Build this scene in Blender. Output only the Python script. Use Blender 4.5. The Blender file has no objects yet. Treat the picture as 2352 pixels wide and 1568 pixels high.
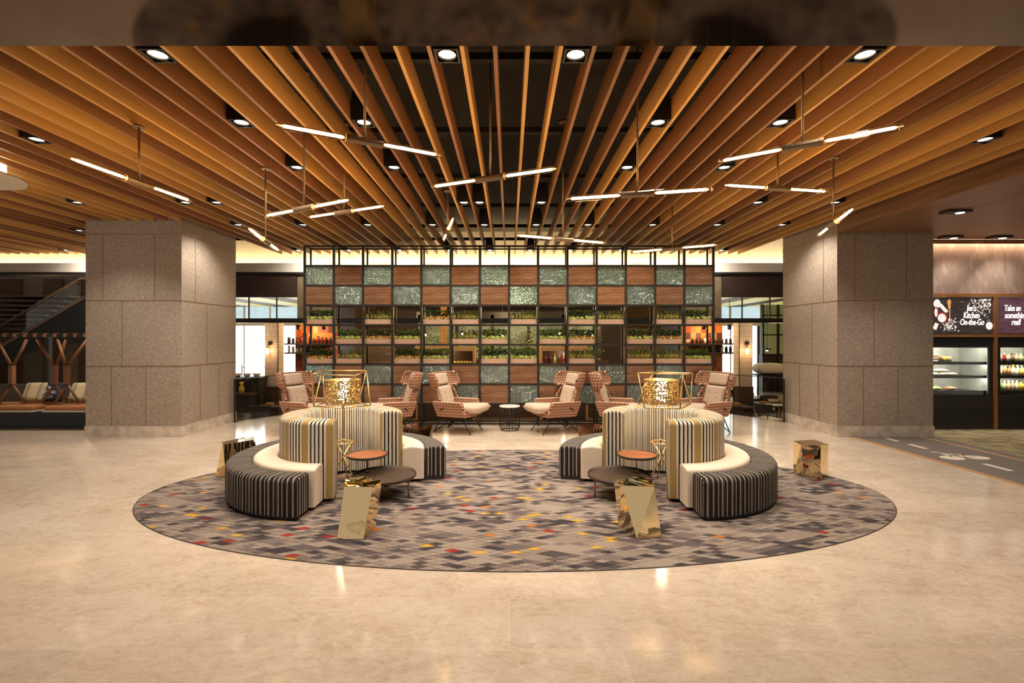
# Hotel lobby lounge: slatted ceiling, ring sofas on an oval rug, planted divider shelf
import bpy, bmesh, math, random
from mathutils import Vector, Matrix
R = math.radians
PI = math.pi
rnd = random.Random(7)
SC = bpy.context.scene
COL = SC.collection
# The camera stands at the origin, 1.6 m up, looking level along +Y. f, principal point in pixels of the 2352 x 1568 frame.
F, VX, VY, CH = 1110.0, 1170.0, 780.0, 1.6
def gx(px, Y): return (px - VX) / F * Y
def gz(py, Y): return CH - (py - VY) / F * Y
def gY(py, z=0.0): return (CH - z) * F / (py - VY)
def at(px, py, Y): return Vector((gx(px, Y), Y, gz(py, Y)))
def lin(r, g, b):
    f = lambda c: (c / 255 / 12.92) if c <= 10 else ((c / 255 + 0.055) / 1.055) ** 2.4
    return (f(r), f(g), f(b))

# ------------------------------------------------------------------ materials
class NT:
    def __init__(s, name):
        s.m = bpy.data.materials.new(name); s.m.use_nodes = True
        s.t = s.m.node_tree; s.t.nodes.clear()
        s.out = s.n('ShaderNodeOutputMaterial')
        s.b = s.n('ShaderNodeBsdfPrincipled')
        s.l(s.b.outputs[0], s.out.inputs[0])
    def n(s, typ, **kw):
        x = s.t.nodes.new(typ)
        for k, v in kw.items(): setattr(x, k, v)
        return x
    def l(s, a, b): s.t.links.new(a, b)
    def set(s, sock, v):
        if hasattr(v, 'is_output') or isinstance(v, bpy.types.NodeSocket): s.l(v, sock)
        else: sock.default_value = v
    def math(s, op, a, b=None, c=None):
        x = s.n('ShaderNodeMath', operation=op)
        s.set(x.inputs[0], a)
        if b is not None: s.set(x.inputs[1], b)
        if c is not None: s.set(x.inputs[2], c)
        return x.outputs[0]
    def coord(s, kind='Object', scale=(1, 1, 1), rot=(0, 0, 0), loc=(0, 0, 0)):
        tc = s.n('ShaderNodeTexCoord'); mp = s.n('ShaderNodeMapping')
        s.l(tc.outputs[kind], mp.inputs[0])
        mp.inputs['Scale'].default_value = scale; mp.inputs['Rotation'].default_value = rot; mp.inputs['Location'].default_value = loc
        return mp.outputs[0]
    def sep(s, v):
        x = s.n('ShaderNodeSeparateXYZ'); s.l(v, x.inputs[0]); return x.outputs
    def comb(s, a, b, c=0.0):
        x = s.n('ShaderNodeCombineXYZ')
        s.set(x.inputs[0], a); s.set(x.inputs[1], b); s.set(x.inputs[2], c); return x.outputs[0]
    def noise(s, v, scale=5, detail=3, rough=.5, dist=0.0):
        x = s.n('ShaderNodeTexNoise'); s.l(v, x.inputs['Vector'])
        x.inputs['Scale'].default_value = scale; x.inputs['Detail'].default_value = detail
        x.inputs['Roughness'].default_value = rough; x.inputs['Distortion'].default_value = dist
        return x.outputs[0]
    def white(s, v):
        x = s.n('ShaderNodeTexWhiteNoise', noise_dimensions='2D'); s.l(v, x.inputs['Vector']); return x.outputs['Value']
    def ramp(s, fac, stops, const=False):
        x = s.n('ShaderNodeValToRGB'); s.set(x.inputs[0], fac)
        cr = x.color_ramp
        if const: cr.interpolation = 'CONSTANT'
        while len(cr.elements) < len(stops): cr.elements.new(0.5)
        for e, (p, c) in zip(cr.elements, stops):
            e.position = p
        for e, (p, c) in zip(cr.elements, stops):
            e.color = (*c, 1) if len(c) == 3 else c
        return x.outputs[0]
    def mix(s, f, a, b, mode='MIX'):
        x = s.n('ShaderNodeMix', data_type='RGBA', blend_type=mode)
        s.set(x.inputs[0], f)
        for sock, v in ((x.inputs[6], a), (x.inputs[7], b)):
            s.set(sock, (*v, 1) if isinstance(v, tuple) and len(v) == 3 else v)
        return x.outputs[2]
    def bump(s, h, strength=.3, dist=.01):
        x = s.n('ShaderNodeBump'); x.inputs['Strength'].default_value = strength; x.inputs['Distance'].default_value = dist
        s.l(h, x.inputs['Height']); s.l(x.outputs[0], s.b.inputs['Normal']); return x.outputs[0]
    def fin(s, col, rough=.5, metal=0.0, spec=.5, coat=0.0, sheen=0.0):
        b = s.b
        s.set(b.inputs['Base Color'], (*col, 1) if isinstance(col, tuple) and len(col) == 3 else col)
        s.set(b.inputs['Roughness'], rough); s.set(b.inputs['Metallic'], metal)
        b.inputs['Specular IOR Level'].default_value = spec
        b.inputs['Coat Weight'].default_value = coat; b.inputs['Sheen Weight'].default_value = sheen
        return s.m

def pm(name, c, var=.12, scale=20, rough=.5, metal=0.0, spec=.5, stretch=(1, 1, 1), bump=0.0, coat=0.0, detail=3):
    """plain surface with a little procedural mottling"""
    t = NT(name); v = t.coord('Object', stretch)
    f = t.noise(v, scale, detail)
    a = tuple(x * (1 - var) for x in c); b = tuple(min(1, x * (1 + var)) for x in c)
    col = t.ramp(f, [(.3, a), (.7, b)])
    if bump: t.bump(f, bump)
    return t.fin(col, rough, metal, spec, coat)
def wood(name, c1, c2, axis=0, scale=14, rough=.4, spec=.4, ratio=.06):
    t = NT(name); st = [1, 1, 1]; st[axis] = ratio
    v = t.coord('Object', tuple(st))
    f = t.noise(v, scale, 5, .6, .6); g = t.noise(v, scale * 6, 3)
    k = t.math('MULTIPLY_ADD', g, .35, t.math('MULTIPLY', f, .75))
    return t.fin(t.ramp(k, [(.35, c1), (.68, c2)]), rough, 0, spec)
def em(name, c, strength, var=0.0, scale=3):
    t = NT(name)
    if var:
        f = t.noise(t.coord('Object'), scale, 2)
        col = t.ramp(f, [(.3, tuple(x * (1 - var) for x in c)), (.7, c)])
        t.l(col, t.b.inputs['Emission Color'])
    else:
        t.b.inputs['Emission Color'].default_value = (*c, 1)
    t.b.inputs['Emission Strength'].default_value = strength
    return t.fin((.02, .02, .02), .5)
def clear_glass(name, tint=(.9, .95, .93), gloss=.08, rough=.0):
    t = NT(name)
    tr = t.n('ShaderNodeBsdfTransparent'); tr.inputs[0].default_value = (*tint, 1)
    gl = t.n('ShaderNodeBsdfGlossy'); gl.inputs['Roughness'].default_value = rough
    lw = t.n('ShaderNodeLayerWeight'); lw.inputs[0].default_value = .25
    k = t.math('MULTIPLY_ADD', lw.outputs['Fresnel'], .6, gloss * .4)
    mx = t.n('ShaderNodeMixShader'); t.l(k, mx.inputs[0]); t.l(tr.outputs[0], mx.inputs[1]); t.l(gl.outputs[0], mx.inputs[2])
    t.l(mx.outputs[0], t.out.inputs[0])
    return t.m

M = {}
# ------------------------------------------------------------------ mesh helper
class MB:
    def __init__(s):
        s.bm = bmesh.new(); s.uvl = None
    def v(s, p): return s.bm.verts.new(p)
    def face(s, vs, mi=0, smooth=False):
        try: f = s.bm.faces.new(vs)
        except ValueError: return None
        f.material_index = mi; f.smooth = smooth; return f
    def poly(s, pts, mi=0): return s.face([s.v(p) for p in pts], mi)
    def hexa(s, p, mi=0):
        v = [s.v(q) for q in p]
        for q in ((0, 3, 2, 1), (4, 5, 6, 7), (0, 1, 5, 4), (1, 2, 6, 5), (2, 3, 7, 6), (3, 0, 4, 7)):
            s.face([v[i] for i in q], mi)
        return s
    def box(s, x0, x1, y0, y1, z0, z1, mi=0):
        return s.hexa([(x0, y0, z0), (x1, y0, z0), (x1, y1, z0), (x0, y1, z0), (x0, y0, z1), (x1, y0, z1), (x1, y1, z1), (x0, y1, z1)], mi)
    def prism(s, poly, z0, z1, mi=0, smooth=False):
        lo = [s.v((x, y, z0)) for x, y in poly]; hi = [s.v((x, y, z1)) for x, y in poly]
        s.face(list(reversed(lo)), mi); s.face(hi, mi)
        n = len(poly)
        for i in range(n): s.face([lo[i], lo[(i + 1) % n], hi[(i + 1) % n], hi[i]], mi, smooth)
        return s
    def tube(s, p0, p1, r, n=8, r1=None, mi=0, smooth=True):
        return s.path([p0, p1], r, n, mi=mi, radii=None if r1 is None else [r, r1], smooth=smooth)
    def path(s, pts, r, n=8, closed=False, mi=0, radii=None, smooth=True):
        pts = [Vector(p) for p in pts]; m = len(pts); rings = []
        up = None
        for i, p in enumerate(pts):
            a = pts[i - 1] if (i > 0 or closed) else p
            b = pts[(i + 1) % m] if (i < m - 1 or closed) else p
            d = (b - a).normalized()
            if up is None or abs(up.dot(d)) > .95:
                up = Vector((0, 0, 1)) if abs(d.z) < .9 else Vector((1, 0, 0))
            x = d.cross(up).normalized(); y = x.cross(d).normalized(); up = y
            rr = radii[i] if radii else r
            rings.append([s.v(p + x * math.cos(2 * PI * k / n) * rr + y * math.sin(2 * PI * k / n) * rr) for k in range(n)])
        for i in range(m if closed else m - 1):
            A, B = rings[i], rings[(i + 1) % m]
            for k in range(n): s.face([A[k], A[(k + 1) % n], B[(k + 1) % n], B[k]], mi, smooth)
        if not closed:
            s.face(list(reversed(rings[0])), mi); s.face(rings[-1], mi)
        return s
    def lathe(s, prof, c=(0, 0, 0), n=32, mi=0, smooth=True, cap=True):
        rings = []
        for r, z in prof:
            if r < 1e-5: rings.append([s.v((c[0], c[1], c[2] + z))])
            else: rings.append([s.v((c[0] + r * math.cos(2 * PI * k / n), c[1] + r * math.sin(2 * PI * k / n), c[2] + z)) for k in range(n)])
        for A, B in zip(rings, rings[1:]):
            for k in range(n):
                k2 = (k + 1) % n
                if len(A) == 1 and len(B) == 1: continue
                if len(A) == 1: s.face([A[0], B[k2], B[k]], mi, smooth)
                elif len(B) == 1: s.face([A[k], A[k2], B[0]], mi, smooth)
                else: s.face([A[k], A[k2], B[k2], B[k]], mi, smooth)
        if cap and len(rings[0]) > 1: s.face(list(reversed(rings[0])), mi)
        if cap and len(rings[-1]) > 1: s.face(rings[-1], mi)
        return s
    def ball(s, c, r, n=10, sz=1.0):
        return s.lathe([(r * math.sin(PI * i / 6), -r * sz * math.cos(PI * i / 6)) for i in range(7)], c, n)
    def pillow(s, sx, sy, sz, n=10, p=4, e=.4, M4=None):
        g = {}
        def h(u, v): return max(0.0, (1 - abs(u) ** p) * (1 - abs(v) ** p)) ** e
        def q(x, y, z):
            w = Vector((x, y, z)); return M4 @ w if M4 else w
        for side in (1, -1):
            for i in range(n + 1):
                for j in range(n + 1):
                    u, w = -1 + 2 * i / n, -1 + 2 * j / n
                    edge = i in (0, n) or j in (0, n)
                    if edge and side == -1: g[(side, i, j)] = g[(1, i, j)]; continue
                    g[(side, i, j)] = s.v(q(u * sx, w * sy, side * sz * h(u, w)))
            for i in range(n):
                for j in range(n):
                    f = [g[(side, i, j)], g[(side, i + 1, j)], g[(side, i + 1, j + 1)], g[(side, i, j + 1)]]
                    s.face(f if side == 1 else f[::-1], 0, True)
        return s
    def build(s, name, mat, parent=None, loc=None, bevel=0.0, seg=2, smooth=False, rotz=0.0):
        bmesh.ops.recalc_face_normals(s.bm, faces=s.bm.faces)
        if smooth:
            for f in s.bm.faces: f.smooth = True
        me = bpy.data.meshes.new(name); s.bm.to_mesh(me); s.bm.free()
        for m in (mat if isinstance(mat, (list, tuple)) else [mat]): me.materials.append(m)
        o = bpy.data.objects.new(name, me); COL.objects.link(o)
        if parent is not None: o.parent = parent
        if loc is not None: o.location = loc
        o.rotation_euler.z = rotz
        if bevel:
            b = o.modifiers.new('bevel', 'BEVEL'); b.width = bevel; b.segments = seg; b.limit_method = 'ANGLE'; b.angle_limit = R(40)
        return o

def tag(o, label, cat=None, group=None, kind=None):
    o['label'] = label
    if cat: o['category'] = cat
    if group: o['group'] = group
    if kind: o['kind'] = kind
    return o
def thing(name, label, cat, loc=(0, 0, 0), rz=0.0, group=None):
    o = bpy.data.objects.new(name, None); COL.objects.link(o)
    o.location = loc; o.rotation_euler.z = rz; o.empty_display_size = .1
    return tag(o, label, cat, group)
def struct(o, label): return tag(o, label, None, None, 'structure')
def dup(root, loc=None, rz=None, label=None):
    r = root.copy(); COL.objects.link(r)
    if loc is not None: r.location = loc
    if rz is not None: r.rotation_euler.z = rz
    if label: r['label'] = label
    for ch in KIDS(root):
        c = ch.copy(); COL.objects.link(c); c.parent = r
        for g in KIDS(ch):
            d = g.copy(); COL.objects.link(d); d.parent = c
    return r
def KIDS(o): return [x for x in COL.objects if x.parent is o]
ORD = 'first second third fourth fifth sixth seventh eighth ninth tenth eleventh twelfth thirteenth fourteenth fifteenth'.split()
def nth(i):
    if i <= 15: return ORD[i - 1]
    return '%d%s' % (i, 'th' if 10 <= i % 100 <= 20 else {1: 'st', 2: 'nd', 3: 'rd'}.get(i % 10, 'th'))
def text_mesh(name, body, size, mat, parent, loc, rot=(PI / 2, 0, 0), shear=.15, depth=.004, align='CENTER', bold=.012, space=.9):
    cu = bpy.data.curves.new(name, 'FONT'); cu.body = body; cu.size = size; cu.align_x = align
    cu.shear = shear; cu.extrude = depth; cu.offset = bold * size; cu.space_character = space
    tmp = bpy.data.objects.new('tmp', cu); COL.objects.link(tmp)
    dg = bpy.context.evaluated_depsgraph_get()
    me = bpy.data.meshes.new_from_object(tmp.evaluated_get(dg))
    bpy.data.objects.remove(tmp)
    me.materials.clear(); me.materials.append(mat)
    o = bpy.data.objects.new(name, me); COL.objects.link(o)
    if parent is not None: o.parent = parent
    o.location = loc; o.rotation_euler = rot
    return o
def spot(name, loc, power, size=100, blend=.7, col=(1, .89, .74), rad=.06, tilt=(0, 0, 0), parent=None):
    l = bpy.data.lights.new(name, 'SPOT'); l.energy = power; l.spot_size = R(size); l.spot_blend = blend; l.color = col; l.shadow_soft_size = rad
    o = bpy.data.objects.new(name, l); COL.objects.link(o); o.location = loc; o.rotation_euler = tilt
    return o
def point(name, loc, power, col=(1, .7, .4), rad=.05):
    l = bpy.data.lights.new(name, 'POINT'); l.energy = power; l.color = col; l.shadow_soft_size = rad
    o = bpy.data.objects.new(name, l); COL.objects.link(o); o.location = loc
    return o
# ------------------------------------------------------------------ surfaces
def make_floor():
    t = NT('cream_marble'); v = t.coord('Object')
    br = t.n('ShaderNodeTexBrick', offset=.37, offset_frequency=2); t.l(v, br.inputs['Vector'])
    br.inputs['Scale'].default_value = 1.0; br.inputs['Mortar Size'].default_value = .0022; br.inputs['Brick Width'].default_value = .92
    br.inputs['Row Height'].default_value = .5; br.inputs['Mortar Smooth'].default_value = .3
    br.inputs['Color1'].default_value = (.88, .88, .88, 1); br.inputs['Color2'].default_value = (1.0, 1.0, 1.0, 1); br.inputs['Mortar'].default_value = (1.12, 1.1, 1.06, 1)
    v2 = t.coord('Object', (1, 1.6, 1), (0, 0, R(25)))
    a = t.noise(v2, 1.6, 6, .65, 1.0); b = t.noise(v2, 7, 7, .7, 1.4); c = t.noise(t.coord('Object', (1, 2, 1), (0, 0, R(-15))), 24, 5, .7, .8)
    k = t.math('ADD', t.math('MULTIPLY', a, .35), t.math('ADD', t.math('MULTIPLY', b, .4), t.math('MULTIPLY', c, .25)))
    col = t.ramp(k, [(.30, (.44, .325, .225)), (.42, (.58, .45, .335)), (.52, (.68, .555, .435)), (.66, (.75, .63, .51)), (.8, (.78, .68, .57))])
    vein = t.ramp(t.noise(v2, 4.2, 8, .75, 2.2), [(.475, (1, 1, 1)), (.497, (.84, .78, .70)), (.52, (1, 1, 1))])
    col = t.mix(.8, col, vein, 'MULTIPLY')
    col = t.mix(1.0, col, br.outputs[0], 'MULTIPLY')
    return t.fin(col, t.math('MULTIPLY_ADD', b, .1, .07), 0, .45)
M['marble'] = make_floor()
def make_granite(name, c1, c2, c3):
    t = NT(name); v = t.coord('Object', (1, 1, 1)); w = t.coord('Object', (1, 1, 2.2), (R(20), R(35), 0))
    f = t.noise(w, 40, 4, .8, .6); g = t.noise(v, 1.3, 3)
    col = t.ramp(f, [(.33, c1), (.5, c2), (.62, c3)])
    col = t.mix(t.math('MULTIPLY', g, .25), col, c1)
    t.bump(f, .25, .004)
    return t.fin(col, .55, 0, .3)
M['granite'] = make_granite('speckled_granite', (.235, .182, .142), (.38, .305, .245), (.64, .55, .46))
M['skirting'] = pm('pale_veined_stone', (.60, .52, .44), .3, 6, .35, detail=6)
M['brass'] = pm('brushed_brass', (.70, .42, .14), .08, 40, .3, 1.0)
M['joint'] = pm('brass_inlay', (.30, .18, .07), .1, 30, .45, .3)
def make_mirror_brass():
    t = NT('polished_brass'); v = t.coord('Object')
    n = t.noise(v, 2.2, 1, .4, 1.2)
    t.bump(n, .3, .05)
    return t.fin((.86, .67, .37), .035, 1.0)
M['mbrass'] = make_mirror_brass()
M['bronzebox'] = pm('brown_bronze_mirror', (.30, .17, .09), .3, 9, .08, 1.0)
M['soffit'] = pm('dark_bronze_lacquer', (.095, .066, .044), .12, .7, .07, 1.0)
M['ceil'] = pm('black_void_paint', (.016, .014, .012), .2, 3, .8)
M['black'] = pm('black_metal', (.014, .013, .012), .15, 30, .45, .2)
M['frame'] = pm('dark_bronze_frame', (.036, .030, .024), .15, 25, .4, .3)
M['white'] = pm('warm_white_paint', (.78, .72, .62), .03, 5, .6)
def slatmat(name, a, b):
    t = NT(name); v = t.coord('Object', (1, .04, 1))
    f = t.noise(v, 30, 4, .6, .4)
    inf = t.n('ShaderNodeObjectInfo')
    k = t.math('MULTIPLY_ADD', inf.outputs['Random'], .3, .85)
    col = t.ramp(f, [(.3, a), (.7, b)])
    mx = t.n('ShaderNodeVectorMath', operation='SCALE'); t.l(col, mx.inputs[0]); t.l(k, mx.inputs['Scale'])
    return t.fin(mx.outputs[0], .42, 0, .45)
M['slat_gold'] = slatmat('honey_slat_veneer', (.70, .375, .115), (.80, .46, .155))
M['slat_brown'] = slatmat('chestnut_slat_veneer', (.33, .148, .066), (.41, .19, .088))
def make_plank():
    t = NT('walnut_ceiling_planks'); v = t.coord('Object', (1, .05, 1))
    f = t.noise(v, 14, 5, .65, .3); x = t.sep(t.coord('Object'))
    ln = t.math('LESS_THAN', t.math('FRACT', t.math('DIVIDE', x[0], .16)), .03)
    col = t.ramp(f, [(.32, (.17, .082, .042)), (.68, (.34, .175, .095))])
    return t.fin(t.mix(ln, col, (.08, .04, .02)), .4, 0, .4)
M['plank'] = make_plank()
def make_rug():
    t = NT('diamond_rug'); v = t.sep(t.coord('Object'))
    a = t.math('DIVIDE', v[0], .138); b = t.math('DIVIDE', v[1], .058)
    p = t.math('ADD', a, b); q = t.math('SUBTRACT', a, b)
    def cell(s, off):
        return t.comb(t.math('ADD', t.math('FLOOR', t.math('DIVIDE', p, s)), off), t.math('ADD', t.math('FLOOR', t.math('DIVIDE', q, s)), off * 1.7))
    w1 = t.white(cell(1.0, 0.0)); w2 = t.white(cell(2.0, 31.0)); w3 = t.white(cell(3.0, 77.0)); pick2 = t.white(cell(2.0, 5.0)); pick3 = t.white(cell(3.0, 13.0))
    acc = t.white(cell(1.0, 53.0))
    zone = t.noise(cell(2.0, 0.0), .28, 3, .6)
    is3 = t.math('LESS_THAN', pick3, .09); is2 = t.math('LESS_THAN', pick2, .16)
    r = t.math('ADD', w1, t.math('MULTIPLY', t.math('SUBTRACT', w2, w1), is2))
    r = t.math('ADD', r, t.math('MULTIPLY', t.math('SUBTRACT', w3, r), is3))
    k = t.math('MULTIPLY_ADD', t.math('SUBTRACT', zone, .5), 1.3, r)
    col = t.ramp(k, [(0, (.26, .20, .16)), (.26, (.31, .245, .198)), (.56, (.185, .143, .125)), (.70, (.135, .105, .098)), (.82, (.082, .066, .064)), (.93, (.05, .042, .043))], True)
    ac = t.ramp(acc, [(0, (.56, .31, .045)), (.009, (.46, .16, .03)), (.014, (.33, .03, .02)), (.021, (.16, .013, .02)), (.025, (.54, .33, .06)), (.031, (0, 0, 0))], True)
    small = t.math('MULTIPLY', t.math('SUBTRACT', 1.0, is3), t.math('LESS_THAN', acc, .0305))
    col = t.mix(small, col, ac)
    def edge(x):
        f = t.math('FRACT', x); return t.math('LESS_THAN', t.math('MINIMUM', f, t.math('SUBTRACT', 1.0, f)), .045)
    dash = t.math('GREATER_THAN', t.noise(t.coord('Object'), 60, 1), .40)
    ln = t.math('MULTIPLY', t.math('MAXIMUM', edge(p), edge(q)), t.math('SUBTRACT', 1.0, t.math('MAXIMUM', is3, is2)))
    ln = t.math('MULTIPLY', ln, t.math('MULTIPLY', dash, .9))
    col = t.mix(ln, col, (.035, .025, .024))
    n = t.noise(t.coord('Object'), 180, 2); col = t.mix(.25, col, t.ramp(n, [(.3, (.6, .6, .6)), (.7, (1, 1, 1))]), 'MULTIPLY')
    t.bump(n, .3, .004)
    return t.fin(col, .95, 0, .1)
M['rug'] = make_rug()
def stripes(name, period, stops, wob=.0015):
    t = NT(name); uv = t.n('ShaderNodeTexCoord').outputs['UV']; s = t.sep(uv)
    w = t.noise(uv, 14, 2); u = t.math('MULTIPLY_ADD', t.math('SUBTRACT', w, .5), wob * 4, s[0])
    f = t.math('FRACT', t.math('DIVIDE', u, period))
    col = t.ramp(f, stops, True)
    n = t.noise(t.coord('Object'), 240, 2)
    col = t.mix(.3, col, t.ramp(n, [(.3, (.75, .75, .75)), (.7, (1, 1, 1))]), 'MULTIPLY')
    t.bump(n, .25, .003)
    return t.fin(col, .9, 0, .12)
CR = (.72, .63, .50); TAN = (.42, .285, .105); BK = (.022, .019, .022)
def runs(items):
    tot = sum(w for w, c in items); x = 0; out = []
    for w, c in items: out.append((x / tot, c)); x += w
    return tot, out
_t, _s = runs([(.0735, TAN), (.022, CR), (.0155, BK), (.026, CR), (.015, BK), (.0265, CR), (.015, BK), (.026, CR), (.0155, BK), (.0218, CR)])
M['back_out'] = stripes('cream_tan_black_stripe', _t, _s)
_t, _s = runs([(.030, CR), (.013, BK), (.026, (.66, .55, .43)), (.015, BK), (.033, CR), (.012, BK)])
M['back_in'] = stripes('cream_black_stripe', _t, _s)
DK = (.032, .026, .024); DB = (.06, .042, .032); BL = (.075, .08, .10); LC = (.42, .35, .27); WH = (.72, .68, .62)
_t, _s = runs([(.036, DK), (.011, LC), (.005, DB), (.030, DK), (.008, BL), (.012, LC), (.040, DK), (.005, WH), (.028, DK), (.013, LC), (.008, BL), (.034, DK), (.011, LC), (.020, DK), (.009, BL), (.006, DB), (.013, LC), (.026, DK), (.010, LC)])
M['ottoman'] = stripes('charcoal_multistripe', _t, _s)
M['seat'] = pm('cream_leather', (.80, .66, .51), .05, 60, .55, bump=.05)
M['plinth'] = pm('dark_plinth', (.03, .022, .017), .1, 20, .6)
def make_weave():
    t = NT('red_black_weave'); uv = t.n('ShaderNodeTexCoord').outputs['UV']; s = t.sep(uv)
    rowf = t.math('DIVIDE', s[1], .047); row = t.math('FLOOR', rowf); fr = t.math('FRACT', rowf)
    u = t.math('ADD', t.math('DIVIDE', s[0], .054), t.math('MULTIPLY', row, .5)); fu = t.math('FRACT', u)
    base = (.50, .345, .23)
    slope = t.math('ADD', fu, t.math('MULTIPLY', fr, .45))
    c1 = t.ramp(t.math('FRACT', slope), [(0, (.42, .06, .03)), (.24, (.52, .16, .06)), (.34, base), (.54, (.03, .016, .014)), (.84, base)], True)
    c2 = t.ramp(fu, [(0, (.03, .016, .014)), (.5, (.42, .07, .035)), (.72, base)], True)
    col = t.mix(t.math('LESS_THAN', fr, .62), base, c1)
    col = t.mix(t.math('GREATER_THAN', fr, .84), col, c2)
    n = t.noise(uv, 320, 2); t.bump(n, .3, .003)
    return t.fin(col, .9, 0, .15)
M['weave'] = make_weave()
M['beige'] = pm('beige_cushion', (.60, .46, .34), .06, 70, .85, bump=.15)
M['walnut'] = wood('walnut_top', (.24, .075, .027), (.40, .14, .052), 0, 20, .45, .2)
M['darktop'] = wood('ebony_top', (.045, .027, .016), (.075, .046, .028), 0, 20, .42, .3)
M['gold'] = pm('gold_wire', (.80, .55, .24), .06, 30, .28, .9)
def make_mesh_shade():
    t = NT('gold_mesh_shade'); uv = t.n('ShaderNodeTexCoord').outputs['UV']; s = t.sep(uv)
    a = t.math('FRACT', t.math('MULTIPLY', s[0], 84)); b = t.math('FRACT', t.math('MULTIPLY', s[1], 22))
    ca = t.comb(t.math('FLOOR', t.math('MULTIPLY', s[0], 84)), t.math('FLOOR', t.math('MULTIPLY', s[1], 22)))
    hole = t.math('MULTIPLY', t.math('GREATER_THAN', a, .3), t.math('GREATER_THAN', b, .3))
    hole = t.math('MULTIPLY', hole, t.math('GREATER_THAN', t.white(ca), .62))
    tr = t.n('ShaderNodeBsdfTransparent'); mx = t.n('ShaderNodeMixShader')
    t.l(hole, mx.inputs[0]); t.l(t.b.outputs[0], mx.inputs[1]); t.l(tr.outputs[0], mx.inputs[2]); t.l(mx.outputs[0], t.out.inputs[0])
    return t.fin((.75, .48, .19), .25, .85)
M['shade'] = make_mesh_shade()
M['bulb'] = em('lamp_glow', (1, .86, .60), 30)
M['filament'] = em('tube_filament_glow', (1, .72, .38), 30, .2, 60)
M['lens'] = em('downlight_lens', (1, .86, .66), 14)
M['lens_dim'] = em('dim_downlight_lens', (1, .86, .66), 4)
M['cove'] = em('cove_strip', (1, .74, .38), 15)
M['tubeglass'] = clear_glass('amber_tube_glass', (.96, .78, .52), .08)
M['sleeve'] = pm('antique_bronze', (.34, .24, .15), .15, 30, .42, .8)
def make_hammered():
    t = NT('hammered_glass'); v = t.coord('Object')
    vo = t.n('ShaderNodeTexVoronoi', feature='SMOOTH_F1'); t.l(v, vo.inputs['Vector']); vo.inputs['Scale'].default_value = 55
    bp = t.bump(vo.outputs['Distance'], 1.0, .03)
    g = t.n('ShaderNodeBsdfRefraction'); g.inputs[0].default_value = (.72, .90, .86, 1); g.inputs['Roughness'].default_value = .16; g.inputs['IOR'].default_value = 1.18
    t.l(bp, g.inputs['Normal'])
    gl = t.n('ShaderNodeBsdfGlossy'); gl.inputs['Roughness'].default_value = .12; gl.inputs[0].default_value = (.9, 1, .98, 1); t.l(bp, gl.inputs['Normal'])
    df = t.n('ShaderNodeBsdfTranslucent'); df.inputs[0].default_value = (.50, .68, .62, 1)
    d2 = t.n('ShaderNodeBsdfDiffuse'); d2.inputs[0].default_value = (.20, .25, .22, 1); t.l(bp, d2.inputs['Normal'])
    m0 = t.n('ShaderNodeMixShader'); m0.inputs[0].default_value = .35; t.l(df.outputs[0], m0.inputs[1]); t.l(d2.outputs[0], m0.inputs[2])
    m1 = t.n('ShaderNodeMixShader'); m1.inputs[0].default_value = .34; t.l(g.outputs[0], m1.inputs[1]); t.l(m0.outputs[0], m1.inputs[2])
    m2 = t.n('ShaderNodeMixShader'); m2.inputs[0].default_value = .22; t.l(m1.outputs[0], m2.inputs[1]); t.l(gl.outputs[0], m2.inputs[2])
    t.l(m2.outputs[0], t.out.inputs[0])
    return t.m
M['hammered'] = make_hammered()
def make_copper():
    t = NT('reeded_copper_panel'); v = t.coord('Object', (.06, 1, 1))
    f = t.noise(v, 22, 4, .65, .1); g = t.noise(v, 95, 2)
    k = t.math('MULTIPLY_ADD', g, .3, t.math('MULTIPLY', f, .8))
    col = t.ramp(k, [(.34, (.19, .088, .043)), (.52, (.33, .17, .09)), (.7, (.49, .285, .17))])
    z = t.sep(t.coord('Object'))
    h = t.math('SINE', t.math('MULTIPLY', z[2], 420)); t.bump(h, .15, .003)
    return t.fin(col, .27, .6, .5)
M['copper'] = make_copper()
M['planter'] = wood('pink_oak_box', (.52, .31, .21), (.64, .41, .30), 0, 16, .55)
M['soil'] = pm('potting_soil', (.03, .02, .013), .3, 60, .95)
def leaf(name, a, b):
    t = NT(name); f = t.noise(t.coord('Object'), 24, 2)
    t.b.inputs['Subsurface Weight'].default_value = 0.0
    return t.fin(t.ramp(f, [(.35, a), (.65, b)]), .45, 0, .4)
M['leaf_dark'] = leaf('dark_green_leaves', (.035, .085, .02), (.09, .18, .04))
M['leaf_mid'] = leaf('fresh_green_leaves', (.16, .32, .05), (.32, .52, .10))
M['leaf_lime'] = leaf('lime_leaves', (.55, .62, .10), (.80, .82, .28))
M['leaf_olive'] = leaf('olive_grass_blades', (.32, .30, .08), (.58, .50, .17))
M['flower'] = leaf('orange_red_flowers', (.55, .11, .03), (.70, .24, .05))
M['floorwood'] = wood('dark_walnut_boards', (.055, .035, .022), (.12, .078, .05), 0, 9, .32, .3)
M['asphalt'] = pm('taupe_lane_carpet', (.17, .14, .118), .1, 90, .9)
M['orange'] = pm('amber_lane_edge', (.50, .255, .09), .08, 40, .6)
M['mark'] = pm('cream_lane_paint', (.72, .62, .52), .05, 40, .6)
def make_tilecarpet():
    t = NT('beige_green_carpet'); v = t.coord('Object', (1, 1, 1), (0, 0, R(35)))
    br = t.n('ShaderNodeTexBrick'); t.l(v, br.inputs['Vector']); br.inputs['Scale'].default_value = 3.2
    br.inputs['Color1'].default_value = (.15, .115, .055, 1); br.inputs['Color2'].default_value = (.40, .33, .19, 1); br.inputs['Mortar'].default_value = (.22, .17, .09, 1)
    br.inputs['Mortar Size'].default_value = .02
    return t.fin(br.outputs[0], .85, 0, .2)
M['tilecarpet'] = make_tilecarpet()
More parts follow.
